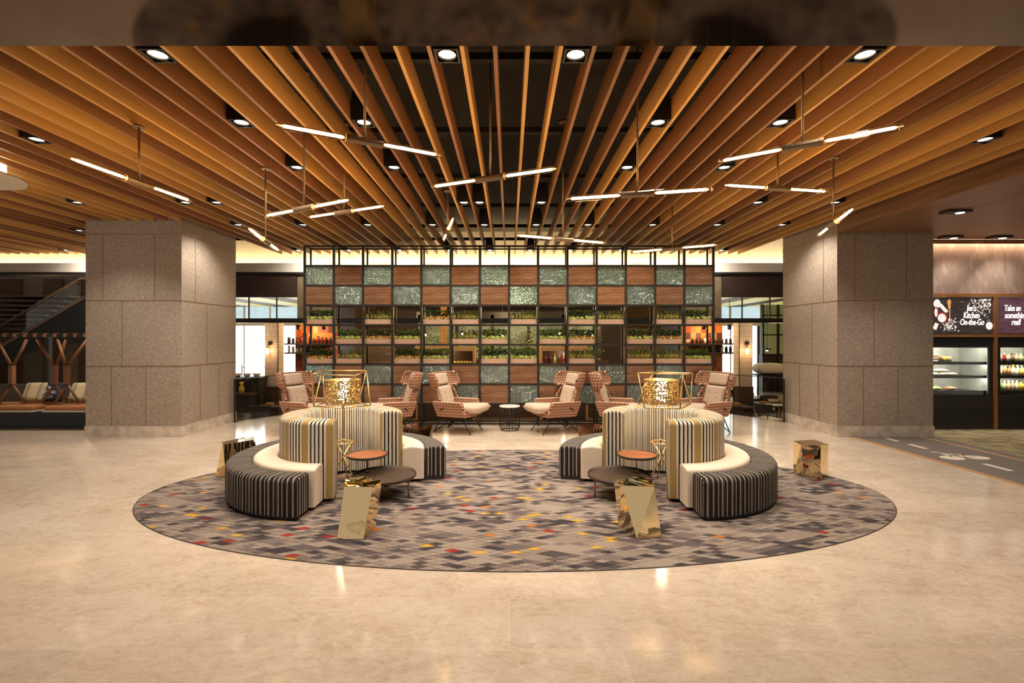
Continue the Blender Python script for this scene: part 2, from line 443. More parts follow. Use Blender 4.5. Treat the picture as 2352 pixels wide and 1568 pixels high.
def make_wallpaper():
    t = NT('geometric_wallpaper'); v = t.sep(t.coord('Object'))
    a = t.math('DIVIDE', v[0], .22); b = t.math('DIVIDE', v[2], .29)
    p = t.math('ADD', a, b); q = t.math('SUBTRACT', a, b)
    w = t.white(t.comb(t.math('FLOOR', p), t.math('FLOOR', q)))
    w2 = t.white(t.comb(t.math('FLOOR', t.math('MULTIPLY', a, 4)), t.math('FLOOR', t.math('MULTIPLY', p, 2))))
    col = t.ramp(t.math('MULTIPLY_ADD', w2, .4, t.math('MULTIPLY', w, .6)), [(.2, (.26, .185, .15)), (.45, (.285, .205, .168)), (.7, (.33, .25, .21))], True)
    return t.fin(col, .7, 0, .2)
M['wallpaper'] = make_wallpaper()
M['copperframe'] = pm('copper_frame', (.46, .20, .075), .1, 30, .38, .5)
def make_sign(name, a, b):
    t = NT(name); v = t.coord('Object', (.3, 1, 3)); f = t.noise(v, 16, 4)
    col = t.ramp(f, [(.35, a), (.7, b)])
    t.l(col, t.b.inputs['Emission Color']); t.b.inputs['Emission Strength'].default_value = .5
    return t.fin(col, .5)
M['sign_black'] = make_sign('chalkboard_print', (.018, .014, .012), (.05, .036, .032))
M['sign_plum'] = make_sign('plum_board_print', (.05, .022, .03), (.13, .06, .075))
M['lettering'] = em('backlit_lettering', (1, .86, .78), 1.1)
M['flour'] = em('backlit_flour_print', (1, .82, .74), .8, .4, 30)
M['print_tan'] = em('backlit_wood_print', (.62, .28, .09), .7)
M['print_red'] = em('backlit_red_print', (.45, .04, .03), .6)
M['fridgein'] = pm('steel_liner', (.5, .5, .45), .1, 8, .35, .5)
M['fridgelight'] = em('fridge_lamp', (1, .95, .82), 60)
M['fridgeglass'] = clear_glass('fridge_glass', (.93, .95, .94), .06)
M['balglass'] = clear_glass('balustrade_glass', (.93, .95, .94), .02)
M['window'] = em('daylight_pane', (.97, 1, 1), 3.2)
M['bluewin'] = em('pale_blue_clerestory', (.62, .76, .80), .75, .15)
M['yellowlight'] = em('yellow_ceiling_cove', (.90, .74, .30), .5, .3)
M['brick'] = None
def make_brick():
    t = NT('brown_brick'); v = t.coord('Object', (1, 1, 1), (R(-90), 0, 0))
    br = t.n('ShaderNodeTexBrick'); t.l(v, br.inputs['Vector']); br.inputs['Scale'].default_value = 1
    br.inputs['Brick Width'].default_value = .24; br.inputs['Row Height'].default_value = .075; br.inputs['Mortar Size'].default_value = .007
    br.inputs['Color1'].default_value = (.17, .085, .035, 1); br.inputs['Color2'].default_value = (.28, .15, .062, 1); br.inputs['Mortar'].default_value = (.11, .065, .035, 1)
    return t.fin(br.outputs[0], .8)
M['brick'] = make_brick()
def make_whitebrick():
    t = NT('white_brick'); v = t.coord('Object', (1, 1, 1), (R(-90), 0, 0))
    br = t.n('ShaderNodeTexBrick'); t.l(v, br.inputs['Vector']); br.inputs['Scale'].default_value = 1
    br.inputs['Brick Width'].default_value = .5; br.inputs['Row Height'].default_value = .14; br.inputs['Mortar Size'].default_value = .006
    br.inputs['Color1'].default_value = (.62, .50, .40, 1); br.inputs['Color2'].default_value = (.68, .56, .45, 1); br.inputs['Mortar'].default_value = (.45, .35, .28, 1)
    return t.fin(br.outputs[0], .7)
M['whitebrick'] = make_whitebrick()
def make_patch():
    t = NT('patchwork_wall'); v = t.sep(t.coord('Object'))
    c = t.comb(t.math('FLOOR', t.math('DIVIDE', v[0], .15)), t.math('FLOOR', t.math('DIVIDE', v[2], .2)))
    w = t.white(c)
    col = t.ramp(w, [(0, (.46, .085, .03)), (.2, (.58, .19, .035)), (.4, (.30, .032, .022)), (.55, (.26, .19, .05)), (.64, (.60, .22, .04)), (.8, (.13, .035, .025)), (.92, (.42, .30, .12))], True)
    return t.fin(col, .6)
M['patch'] = make_patch()
M['louver'] = wood('dark_louver', (.028, .016, .012), (.06, .035, .025), 0, 40, .5)
M['stonepanel'] = pm('bronze_stone_panel', (.20, .15, .085), .15, 7, .5)
M['mullion'] = M['black']
M['lemon'] = pm('lemon_skin', (.75, .52, .06), .1, 20, .45)
M['kiosk'] = wood('honey_kiosk_wood', (.40, .19, .06), (.56, .29, .10), 0, 14, .45)
M['jar_red'] = pm('red_jar', (.22, .03, .02), .3, 12, .25)
M['jar_dark'] = pm('dark_jar', (.035, .02, .016), .3, 12, .2)
M['chairdark'] = pm('dark_chair_leather', (.025, .019, .016), .2, 20, .4)
M['darkwood'] = wood('dark_table_wood', (.05, .03, .02), (.10, .06, .04), 0, 16, .35)
M['paper'] = pm('white_napkin', (.78, .68, .58), .04, 30, .7)
M['stairdark'] = pm('stair_dark_cladding', (.018, .016, .013), .15, 8, .5)
M['nosing'] = pm('stair_nosing', (.20, .14, .09), .1, 20, .4)
M['handrail'] = pm('brass_rail', (.80, .52, .28), .1, 20, .25, .6)
M['swingwood'] = wood('swing_frame_wood', (.17, .066, .026), (.28, .115, .045), 2, 18, .4)
M['swingseat'] = pm('russet_seat_pad', (.40, .16, .05), .12, 30, .7)
M['panelwood'] = wood('dark_wall_panel', (.038, .020, .013), (.085, .046, .028), 0, 18, .5)
M['panelgrey'] = pm('taupe_wall_panel', (.12, .09, .06), .15, 5, .6)
def make_cushionstripe():
    t = NT('cream_stripe_cushion'); v = t.sep(t.coord('Object'))  # cream cloth with darker stripes
    f = t.math('FRACT', t.math('DIVIDE', v[0], .21))
    return t.fin(t.ramp(f, [(0, (.66, .52, .30)), (.45, (.62, .50, .30)), (.62, (.26, .20, .11)), (.8, (.64, .52, .31))]), .8)
M['cushstripe'] = make_cushionstripe()
M['navy'] = pm('navy_cushion', (.030, .027, .04), .2, 40, .8)
M['greenpane'] = em('olive_backlit_pane', (.38, .34, .10), .22, .3, 1.0)

for k in ('lens', 'lens_dim', 'lettering', 'flour', 'print_tan', 'print_red', 'greenpane', 'sign_black', 'sign_plum', 'bulb'): M[k].cycles.emission_sampling = 'NONE'
# ------------------------------------------------------------------ floor, pillars, ceiling
def arc_pts(sgn):
    """curved marble edge from the pillar round to the back (ellipse), one side"""
    out = []
    for i in range(15):
        x = 5.36 - i * (5.36 - 4.3) / 14
        out.append((sgn * x, 8.0 + 4.6 * math.sqrt(1 - (x / 5.62) ** 2)))
    return out
RA, LA = arc_pts(1), arc_pts(-1)
poly = [(-17, -5), (13, -5), (13, 16), (7.0, 16), (7.0, 9.56), (5.42, 9.56)] + RA + [(4.05, 9.6), (-4.05, 9.6)] + LA[::-1] + [(-5.42, 9.56), (-7.0, 9.56), (-7.0, 16), (-17, 16)]
b = MB(); b.prism(poly, -.8, 0.0); o = b.build('floor', M['marble']); struct(o, 'polished cream marble lobby floor')
b = MB(); b.box(-8, 8, 9.0, 21, -.95, -.75); struct(b.build('floor_restaurant', M['floorwood']), 'dark wooden floor of the sunken restaurant')
b = MB(); b.prism([(-17, 8.52), (-7.0, 8.52), (-7.0, 12), (-17, 12)], .001, .004); struct(b.build('floor_dark_strip', M['floorwood']), 'dark floor below the hanging benches')
b = MB(); b.box(5.66, 6.74, -5, 7.94, .001, .004); struct(b.build('floor_lane', M['asphalt']), 'taupe lane running past the right pillar')
for i, x in enumerate((5.60, 6.74)):
    b = MB(); b.box(x, x + .06, -5, 7.94, .001, .006); struct(b.build('trim_%d' % (i + 1), M['orange']), ('amber border along the %s edge of the taupe lane' % ('near', 'far')[i]))
b = MB(); b.prism([(6.80, -5), (12, -5), (12, 8.62), (7.02, 8.62), (7.02, 7.94), (6.80, 7.94)], .001, .004); struct(b.build('floor_carpet', M['tilecarpet']), 'beige and olive patterned carpet before the fridges')
b = MB(); b.box(6.80, 7.0, -5, 7.94, .004, .006); struct(b.build('floor_carpet_border', M['asphalt']), 'plain taupe border strip of the patterned carpet')

# lane markings
for i, (y0, y1) in enumerate(((7.82, 7.60), (7.38, 7.08), (6.22, 5.88), (5.1, 4.8))):
    b = MB(); b.prism([(6.07, y1), (6.15, y1), (6.15, y0), (6.07, y0)], .004, .006)
    struct(b.build('lane_marking', M['mark']), 'cream dash painted on the taupe lane, %s from the pillar' % ORD[i])
b = MB()
def disc(b, cx, cy, rx, ry, z0, z1, n=28): b.prism([(cx + rx * math.cos(2 * PI * k / n), cy + ry * math.sin(2 * PI * k / n)) for k in range(n)], z0, z1)
def flat(b, p, q, w):
    p, q = Vector((*p, 0)), Vector((*q, 0)); d = (q - p).normalized(); s = Vector((-d.y, d.x, 0)) * w
    b.prism([tuple((p + s).xy), tuple((p - s).xy), tuple((q - s).xy), tuple((q + s).xy)], .004, .006)
# bicycle lying along the lane: wheels at its two ends, frame bars, saddle and handlebar towards the left
disc(b, 5.985, 6.53, .145, .115, .004, .006); disc(b, 6.335, 6.55, .155, .112, .004, .006)
flat(b, (6.005, 6.88), (6.085, 6.855), .022); flat(b, (6.075, 6.86), (6.03, 6.58), .014); flat(b, (6.07, 6.78), (6.25, 6.72), .016); flat(b, (6.245, 6.73), (6.175, 6.55), .014)
flat(b, (6.07, 6.74), (6.18, 6.56), .012); flat(b, (6.17, 6.56), (6.32, 6.56), .012); flat(b, (6.21, 6.745), (6.29, 6.735), .016)
struct(b.build('lane_marking_bicycle', M['mark']), 'cream bicycle symbol painted on the taupe lane')

PX0, PX1, PY0, PY1 = 5.40, 6.98, 7.96, 9.54
def pillar(sgn, label):
    x0, x1 = (PX0, PX1) if sgn > 0 else (-PX1, -PX0)
    top = 4.19
    b = MB(); b.box(x0, x1, PY0, PY1, 0.0, top); o = b.build('pillar_right' if sgn > 0 else 'pillar_left', M['granite']); struct(o, label)
    b = MB(); e = .006
    for z in (1.166, 2.245, 3.34):
        b.box(x0 - e, x1 + e, PY0 - e, PY1 + e, z - .0045, z + .0045)
    def vline(frac, z0, z1):
        x = x0 + (x1 - x0) * frac
        b.box(x - .0025, x + .0025, PY0 - e, PY0, z0, z1)
    for f, z0, z1 in ((.27, .18, 1.166), (.63, .18, 1.166), (.38, 1.166, 2.245), (.18, 2.245, 3.34), (.72, 2.245, 3.34)): vline(f, z0, z1)
    xs = x0 if sgn > 0 else x1
    for f, z0, z1 in ((.3, .18, 1.166), (.65, .18, 1.166), (.42, 1.166, 2.245), (.22, 2.245, 3.34)):
        y = PY0 + (PY1 - PY0) * f
        b.box(xs - (e if sgn > 0 else 0), xs + (0 if sgn > 0 else e), y - .0025, y + .0025, z0, z1)
    j = b.build('joint_inlay', M['joint'], o); j['label'] = 'thin brass joint lines'
    b = MB(); b.box(x0 - .012, x1 + .012, PY0 - .012, PY1 + .012, 0, .178)
    s = b.build('baseboard_stone', M['skirting'], o); s['label'] = 'pale stone base course'
    return o
pillar(-1, 'square speckled stone pillar beside the hanging benches')
pillar(1, 'square speckled stone pillar beside the taupe lane')

# void above the slats
b = MB(); b.box(-17, 5.38, -2, 12.2, 4.2, 4.3)
for y in (2.6, 3.7, 5.0, 6.4, 7.8, 9.2, 10.4): b.box(-17, 5.38, y, y + .05, 3.746, 3.80)
struct(b.build('ceiling', M['ceil']), 'black ceiling void above the wooden slats')
b = MB()
b.prism([(5.40, -2), (13, -2), (13, 8.80), (6.99, 8.80), (6.99, 7.945), (5.40, 7.945)], 3.364, 4.3)
struct(b.build('ceiling_soffit_right', M['plank']), 'brown planked lower ceiling over the lane and fridges')
b = MB(); b.box(-9, 9, -3.5, 1.045, 2.235, 2.6); struct(b.build('ceiling_canopy', M['soffit']), 'glossy dark bronze canopy overhead at the front')
b = MB(); b.box(-9, 9, -3.5, 1.0, 2.6, 4.2); struct(b.build('wall_above_canopy', M['ceil']), 'dark bulkhead above the bronze canopy')

SLX0, PITCH, SW, SZ0, SZ1 = .1246, .2215, .028, 3.55, 3.745
gold = {0, 1, 5, 6, 11, 13, 14, -2, -4, -8, -9, -11, -15, -16, 17, 19, 20, 22, 23}
def slat(k, y1, y0=1.2):
    g = k in gold if -17 <= k <= 23 else rnd.random() < .4
    m = M['slat_gold'] if g else M['slat_brown']
    b = MB(); b.box(-SW / 2, SW / 2, y0, y1, SZ0, SZ1)
    o = b.build('ceiling_batten', m, None, (SLX0 + k * PITCH, 0, 0))
    side = 'above the middle of the divider shelf' if k == 0 else ('%s to the %s of the slat above the shelf centre' % (nth(abs(k)), 'right' if k > 0 else 'left'))
    tag(o, ('honey' if g else 'chestnut') + ' wooden ceiling slat, ' + side, 'ceiling slat', 'wooden ceiling slats', 'thing')
for k in range(-53, 24):
    x = SLX0 + k * PITCH
    slat(k, 7.94 if (-7.02 < x < -5.36) else 11.02)

# ------------------------------------------------------------------ cove and the facade below it
b = MB(); b.box(-17, 8, 11.62, 11.75, 3.17, 4.2); struct(b.build('wall_back', M['white']), 'cream wall lit by the cove behind the slat ends')
b = MB(); b.box(-17, 8, 11.25, 11.30, 3.19, 3.385); b.box(-17, 8, 11.25, 11.62, 3.17, 3.19)
struct(b.build('trim_3', M['white']), 'pale cove fascia running along the back')
b = MB(); b.box(-16.9, 7.9, 11.38, 11.50, 3.20, 3.235); struct(b.build('trim_4', M['cove']), 'glowing strip inside the back cove')
b = MB(); b.box(-17, 8, 11.22, 11.62, 3.12, 3.17); struct(b.build('trim_5', M['black']), 'black line under the cove fascia')  # solid black strip below the fascia

# ------------------------------------------------------------------ downlights
DLZ = 3.552
def build_downlight(loc, label, strong=True, sloped=False):
    t = thing('downlight', label, 'downlight', loc, 0, 'recessed downlights')
    s = .083
    b = MB()
    for a in ((-s, -s + .012, -s, s), (s - .012, s, -s, s), (-s + .012, s - .012, -s, -s + .012), (-s + .012, s - .012, s - .012, s)): b.box(a[0], a[1], a[2], a[3], 0, .26)
    b.box(-s, s, -s, s, .26, .275)
    b.build('housing', M['black'], t)
    b = MB(); b.lathe([(.060, .024), (.060, .006), (.0665, .006), (.0665, .024), (.060, .024)], n=24, cap=False)
    b.build('lamp_ring', M['frame'], t)
    b = MB(); b.lathe([(0.0, .012), (.035, .013), (.058, .02)], n=24)
    b.build('lamp', M['lens'] if strong else M['lens_dim'], t)
    return t
dproto = None
dl_rows = [(130, 3.33, [363, 1027, 1322, 1993], 'row nearest the bronze canopy'),
           (285, 4.37, [557, 835, 1513, 1792], 'second row from the bronze canopy'),
           (322, 4.74, [85, 2265], 'pair at the outer edges of the ceiling'),
           (387, 5.51, [684, 904, 1443, 1668], 'third row from the bronze canopy'),
           (467, 6.92, [172, 425, 497, 1065, 1102, 1241, 1740, 1915], 'row before the pillars'),
           (519, 8.26, [545, 695, 841, 991, 1110, 1230, 1350, 1499, 1645, 1800], 'row in front of the divider shelf'),
           (531, 8.69, [175], 'single one over the hanging benches'),
           (577, 10.6, [155], 'single one at far left before the cove'),
           (576, 10.6, [680, 795, 912, 1028, 1120, 1214, 1310, 1428, 1543, 1663], 'row along the back cove')]
DLP = []
used = set()
for py, Y, xs, row in dl_rows:
    off = VY - py
    for i, px in enumerate(xs):
        X = (px - VX) / off * (SZ0 - CH)
        k = math.floor((X - SLX0) / PITCH)
        while (k, py) in used: k += 1
        used.add((k, py))
        X = SLX0 + (k + .5) * PITCH
        lab = 'square downlight, %s from the left in the %s' % (nth(i + 1), row)
        if dproto is None: dproto = build_downlight((X, Y, DLZ), lab)
        else: dup(dproto, (X, Y, DLZ), None, lab)
        DLP.append((X, Y))
dim = None
for i, (px, py) in enumerate(((2195, 484), (2183, 543), (2295, 543))):
    Y = (3.364 - CH) * F / (VY - py); X = gx(px, Y)
    lab = ('slim black downlight in the brown planked ceiling, nearest the camera', 'slim black downlight in the brown planked ceiling, beside the stone pillar', 'slim black downlight in the brown planked ceiling, above the second sign')[i]
    t = thing('downlight', lab, 'downlight', (X, Y, 3.335), 0, 'recessed downlights')
    b = MB(); b.box(-.16, .16, -.08, .08, .0, .028); b.build('housing', M['black'], t)
    b = MB(); b.lathe([(0, -.003), (.05, -.003), (.055, .004)], (.06, 0, 0), 20); b.build('lamp', M['lens_dim'], t)
    DLP.append((X + .06, Y, 3.30))

# ------------------------------------------------------------------ tube pendants
def build_pendant(loc, ang, rod_top, label):
    t = thing('tube_pendant', label, 'pendant light', loc, ang, 'tube pendants')
    b = MB(); b.tube((0, 0, .03), (0, 0, rod_top - .012), .0095, 8); b.lathe([(.045, rod_top - .02), (.045, rod_top - .004), (.0, rod_top - .004)], n=16); b.build('rod', M['sleeve'], t)
    b = MB()
    prof = [(-.135, .030), (-.105, .030), (-.104, .027), (.104, .027), (.105, .030), (.135, .030)]
    b.path([(x, 0, 0) for x, r in prof], .03, 14, radii=[r for x, r in prof], smooth=False)
    b.build('sleeve', M['sleeve'], t)
    for s in (-1, 1):
        b = MB(); pr = [(.136, .024), (.15, .026), (.55, .026), (.575, .023), (.592, .014), (.60, .002)]
        b.path([(s * x, 0, 0) for x, r in pr], .026, 14, radii=[r for x, r in pr])
        g = b.build('glass_tube', M['tubeglass'], t)
        b = MB(); b.path([(s * .15, 0, 0), (s * .16, 0, 0), (s * .545, 0, 0), (s * .56, 0, 0)], .01, 8, radii=[.005, .0115, .0115, .005])
        b.build('filament', M['filament'], g)
    return t
PEND = [(633, 286, 1013, 357, 'large tube pendant, front left, beneath two gilded slats'), (161, 363, 440, 462, 'tube pendant farthest left, before the left pillar'),
        (608, 496, 801, 459, 'tube pendant tilted up to the right, left of the small parallel one'), (707, 499, 882, 473, 'tube pendant just behind and right of its parallel neighbour'),
        (573, 526, 640, 575, 'tube pendant seen end-on beside the left pillar'), (990, 429, 1279, 387, 'tube pendant hanging in the centre of the ceiling'),
        (1019, 550, 1040, 503, 'tube pendant seen end-on above the shelf, left of centre'), (1301, 457, 1639, 434, 'long tube pendant to the right of the centre one'),
        (1186, 540, 1392, 558, 'tube pendant low above the middle of the shelf'), (1649, 371, 2077, 289, 'large tube pendant, front right, nearest the camera'),
        (1664, 425, 1903, 440, 'tube pendant right below the large front right one'), (1880, 540, 1957, 481, 'tube pendant seen end-on beside the right pillar'),
        (1448, 579, 1648, 562, 'tube pendant above the right end of the shelf')]
for x0, y0, x1, y1, lab in PEND:
    a = Vector(((x0 - VX) / (VY - y0), F / (VY - y0))); c = Vector(((x1 - VX) / (VY - y1), F / (VY - y1)))
    h = 1.2 / (c - a).length; a, c = a * h, c * h; mid = (a + c) / 2; d = c - a
    k = round((mid.x - SLX0) / PITCH); sx = SLX0 + k * PITCH
    top = 4.195 if abs(mid.x - sx) > .06 else 3.55
    if top > 4: mid.x = max(min(mid.x, sx + PITCH - .07), sx - PITCH + .07)
    z = CH + h
    t = build_pendant((mid.x, mid.y, z), math.atan2(d.y, d.x), top - z, lab)

# white ceiling tray at far left with a light box over it
t = thing('ceiling_tray_lamp', 'white rounded ceiling tray with a glowing box above it, at far left', 'ceiling lamp', (-6.6, 4.6, 3.30))
def rrect(x0, x1, y0, y1, r, n=8):
    out = []
    for cx, cy, a0 in ((x1 - r, y1 - r, 0), (x0 + r, y1 - r, 90), (x0 + r, y0 + r, 180), (x1 - r, y0 + r, 270)):
        for i in range(n + 1): out.append((cx + r * math.cos(R(a0 + 90 * i / n)), cy + r * math.sin(R(a0 + 90 * i / n))))
    return out
b = MB(); b.prism(rrect(-1.35, 1.35, -.9, .9, .4), 0, .04, smooth=True); b.build('tray', M['white'], t)
b = MB(); b.prism(rrect(-1.1, 1.0, -.6, .82, .06), .04, .245, smooth=True); b.build('light_box', em('opal_light_box', (1, .88, .72), 3), t)
# ------------------------------------------------------------------ oval rug
RX, RY, RA_, RB_ = .05, 5.17, 3.82, 1.845
t = thing('oval_rug', 'large oval rug of grey, beige, red and yellow diamonds on the marble', 'rug', (RX, RY, 0))
def ell(a, b_, n=160): return [(a * math.cos(2 * PI * k / n), b_ * math.sin(2 * PI * k / n)) for k in range(n)]
b = MB(); b.prism(ell(RA_ - .008, RB_ - .008), .001, .004); b.build('pile', M['rug'], t)
b = MB(); A, B = ell(RA_, RB_), ell(RA_ - .008, RB_ - .008); n = len(A)
va = [b.v((*p, .0046)) for p in A]; vb = [b.v((*p, .0046)) for p in B]; vc = [b.v((*p, .001)) for p in A]
for i in range(n):
    j = (i + 1) % n; b.face([va[i], va[j], vb[j], vb[i]]); b.face([vc[i], vc[j], va[j], va[i]])
e = b.build('bound_edge', M['plinth'], t); e['label'] = 'dark bound edge'
RUG = .0052

# ------------------------------------------------------------------ ring sofas
def ring(r0, r1, a0, a1, z0, z1, rad, name, mats, parent, mirror=False, inner_mat=False, seg=96, puff=0.0):
    """quarter-open ring with rounded shoulders; UV u runs along the stripes' cross direction in metres"""
    prof = []                                                        # outer foot, up, over, down inner
    def corner(cx, cz, t0, t1, n=5):
        for i in range(n + 1):
            t = R(t0 + (t1 - t0) * i / n); prof.append((cx + rad * math.cos(t), cz + rad * math.sin(t)))
    prof.append((r1, z0)); prof.append((r1, z0 + (z1 - z0) * .5)); corner(r1 - rad, z1 - rad, 0, 90)
    prof.append(((r0 + r1) / 2, z1 + puff)); corner(r0 + rad, z1 - rad, 90, 180); prof.append((r0, z0 + (z1 - z0) * .5)); prof.append((r0, z0))
    b = MB(); uv = b.bm.loops.layers.uv.new('UVMap')
    sx = -1 if mirror else 1
    cache = []
    # rounded ends: the last few steps shrink the profile
    st = []
    er = .03; rm = (r0 + r1) / 2
    for i in range(seg + 1): st.append((a0 + (a1 - a0) * i / seg, 0.0))
    rings = []
    for ang, sh in st:
        rings.append([b.v((sx * r * math.cos(R(ang)), r * math.sin(R(ang)), z)) for r, z in prof])
    def setuv(f, us):
        for lp, (u, v) in zip(f.loops, us): lp[uv].uv = (u, v)
    rr = r1
    for i in range(seg):
        u0, u1 = R(st[i][0]) * rr, R(st[i + 1][0]) * rr
        for k in range(len(prof) - 1):
            f = b.face([rings[i][k], rings[i + 1][k], rings[i + 1][k + 1], rings[i][k + 1]], 0, True)
            if f is None: continue
            if inner_mat and prof[k][0] < rm and prof[k + 1][0] < rm and (k + 1 > len(prof) - 6): f.material_index = 1
            setuv(f, [(u0, prof[k][1]), (u1, prof[k][1]), (u1, prof[k + 1][1]), (u0, prof[k + 1][1])])
    for idx, sgn in ((0, -1), (seg, 1)):
        f = b.face(list(rings[idx]), 0, False)
        base = R(st[idx][0]) * rr
        if f: setuv(f, [(base + sgn * (rr - r) + (.0 if sgn > 0 else .0), z) for r, z in prof])
    o = b.build(name, mats, parent)
    bv = o.modifiers.new('bevel', 'BEVEL'); bv.width = .022; bv.segments = 3; bv.limit_method = 'ANGLE'; bv.angle_limit = R(50)
    return o
def sofa(xc, mirror, label):
    t = thing('ring_sofa', label, 'sofa', (xc, 5.38, RUG))
    ring(.89, 1.135, 8, 269.5, .035, .375, .05, 'outer_bench', [M['ottoman']], t, mirror)['label'] = 'charcoal striped outer bench ring'
    ring(.645, .888, 3, 272.5, .035, .392, .035, 'seat', [M['seat']], t, mirror, puff=.012)['label'] = 'plain cream seat ring'
    ring(.40, .643, 3, 281, .035, .79, .045, 'backrest', [M['back_out'], M['back_in']], t, mirror, True, puff=.01)['label'] = 'cream backrest ring with black and tan stripes'
    b = MB(); n = 60; sx = -1 if mirror else 1
    inner, outer = [], []
    for i in range(n + 1):
        a = R(8 + (268 - 8) * i / n); inner.append((sx * .43 * math.cos(a), .43 * math.sin(a))); outer.append((sx * 1.11 * math.cos(a), 1.11 * math.sin(a)))
    for i in range(n):
        q = [outer[i], outer[i + 1], inner[i + 1], inner[i]]
        lo = [b.v((*p, 0)) for p in q]; hi = [b.v((*p, .045)) for p in q]
        b.face(lo); b.face(hi)
        b.face([lo[0], lo[1], hi[1], hi[0]]); b.face([lo[2], lo[3], hi[3], hi[2]])
        if i == 0: b.face([lo[3], lo[0], hi[0], hi[3]])
        if i == n - 1: b.face([lo[1], lo[2], hi[2], hi[1]])
    bmesh.ops.remove_doubles(b.bm, verts=b.bm.verts, dist=1e-5)
    b.build('plinth', M['plinth'], t)
    return t
LX, RXS = -1.85, 1.69
sofa(LX, False, 'round striped sofa on the rug, the one nearer the left pillar')
sofa(RXS, True, 'round striped sofa on the rug, the one nearer the right pillar')

# ------------------------------------------------------------------ caged floor lamps standing inside the sofa rings
def lamp(xc, yc, verts, edges, sgn, label):
    t = thing('caged_floor_lamp', label, 'floor lamp', (xc, yc, RUG))
    b = MB(); b.tube((0, 0, .47), (0, 0, 1.17), .0085, 10); b.lathe([(0, .462), (.016, .462), (.016, .49), (.0085, .495)], n=12)
    b.build('pole', M['gold'], t)
    for k in range(3):
        a = R(95 + 120 * k) if sgn > 0 else R(85 - 120 * k)
        top = (-.105 * math.cos(a), -.105 * math.sin(a), .455); bot = (.20 * math.cos(a), .20 * math.sin(a), 0)
        b = MB(); b.path([top, bot], .009, 8); b.build('leg', M['gold'], t)
    b = MB(); b.path([(.115 * math.cos(2 * PI * k / 32), .115 * math.sin(2 * PI * k / 32), .455) for k in range(32)], .006, 8, closed=True)
    for k in range(3):
        a = R(95 + 120 * k) if sgn > 0 else R(85 - 120 * k)
        b.tube((-.105 * math.cos(a), -.105 * math.sin(a), .455), (0, 0, .465), .005, 6)
    b.build('brace_ring', M['gold'], t)
    off = Vector((xc, yc, RUG)); V = {k: at(*p) - off for k, p in verts.items()}
    b = MB()
    for e in edges: b.tube(V[e[0]], V[e[1]], .0075, 6)
    b.build('cage', M['gold'], t)
    b = MB(); uv = b.bm.loops.layers.uv.new('UVMap'); n = 48; r = .187; z0, z1 = .885, 1.150
    lo = [b.v((r * math.cos(2 * PI * k / n), r * math.sin(2 * PI * k / n), z0)) for k in range(n)]; hi = [b.v((v.co.x, v.co.y, z1)) for v in lo]
    for k in range(n):
        f = b.face([lo[k], lo[(k + 1) % n], hi[(k + 1) % n], hi[k]], 0, True)
        for lp, q in zip(f.loops, ((k / n, 0), ((k + 1) / n, 0), ((k + 1) / n, 1), (k / n, 1))): lp[uv].uv = q
    sh = b.build('lamp_shade', M['shade'], t); sh['label'] = 'perforated gold drum shade'
    b = MB()
    b.path([(r * math.cos(2 * PI * k / 40), r * math.sin(2 * PI * k / 40), z0) for k in range(40)], .005, 6, closed=True)
    b.build('shade_hoop', M['gold'], sh); b = MB()
    b.path([(r * math.cos(2 * PI * k / 40), r * math.sin(2 * PI * k / 40), z1) for k in range(40)], .005, 6, closed=True)
    for k in range(3):
        a = R(30 + 120 * k); b.tube((0, 0, 1.15), (r * math.cos(a), r * math.sin(a), 1.15), .004, 6)
    b.build('shade_hoop', M['gold'], sh)
    b = MB(); b.lathe([(0, .90), (.038, .905), (.046, .92), (.046, 1.10), (.038, 1.125), (0, 1.13)], n=20); b.build('bulb', M['bulb'], t)
    return t
vl = dict(A=(716.4, 859.6, 5.10), B=(740.5, 850.7, 5.74), C=(841.5, 850.7, 5.74), D=(816.3, 862.7, 4.91), E=(720.6, 932.3, 5.39), F=(746.6, 925, 5.66), G=(824, 923.5, 5.72), H=(850.7, 929.6, 5.49), I=(787, 937, 5.23))
lamp(LX, 5.38, vl, ('AB', 'BC', 'CD', 'DA', 'AE', 'BE', 'BF', 'DI', 'CG', 'CH', 'EF', 'FG', 'GH', 'HI', 'IE', 'DF'), 1, 'gold floor lamp with cage shade inside the left round sofa')
vr = dict(A=(1465.5, 856.6, 5.29), B=(1502.7, 853.4, 5.55), C=(1591, 857.5, 5.23), D=(1568.4, 859.5, 5.10), E=(1463, 925, 5.66), F=(1480.4, 936.5, 5.25), G=(1562, 938.5, 5.18), H=(1585.7, 927.8, 5.50), J=(1474, 894, 5.27), K=(1512, 930, 5.60))
lamp(RXS, 5.38, vr, ('AB', 'BC', 'CD', 'DA', 'AF', 'BE', 'DG', 'DH', 'CH', 'EF', 'FG', 'GH', 'HE', 'BJ', 'JK'), -1, 'gold floor lamp with cage shade inside the right round sofa')

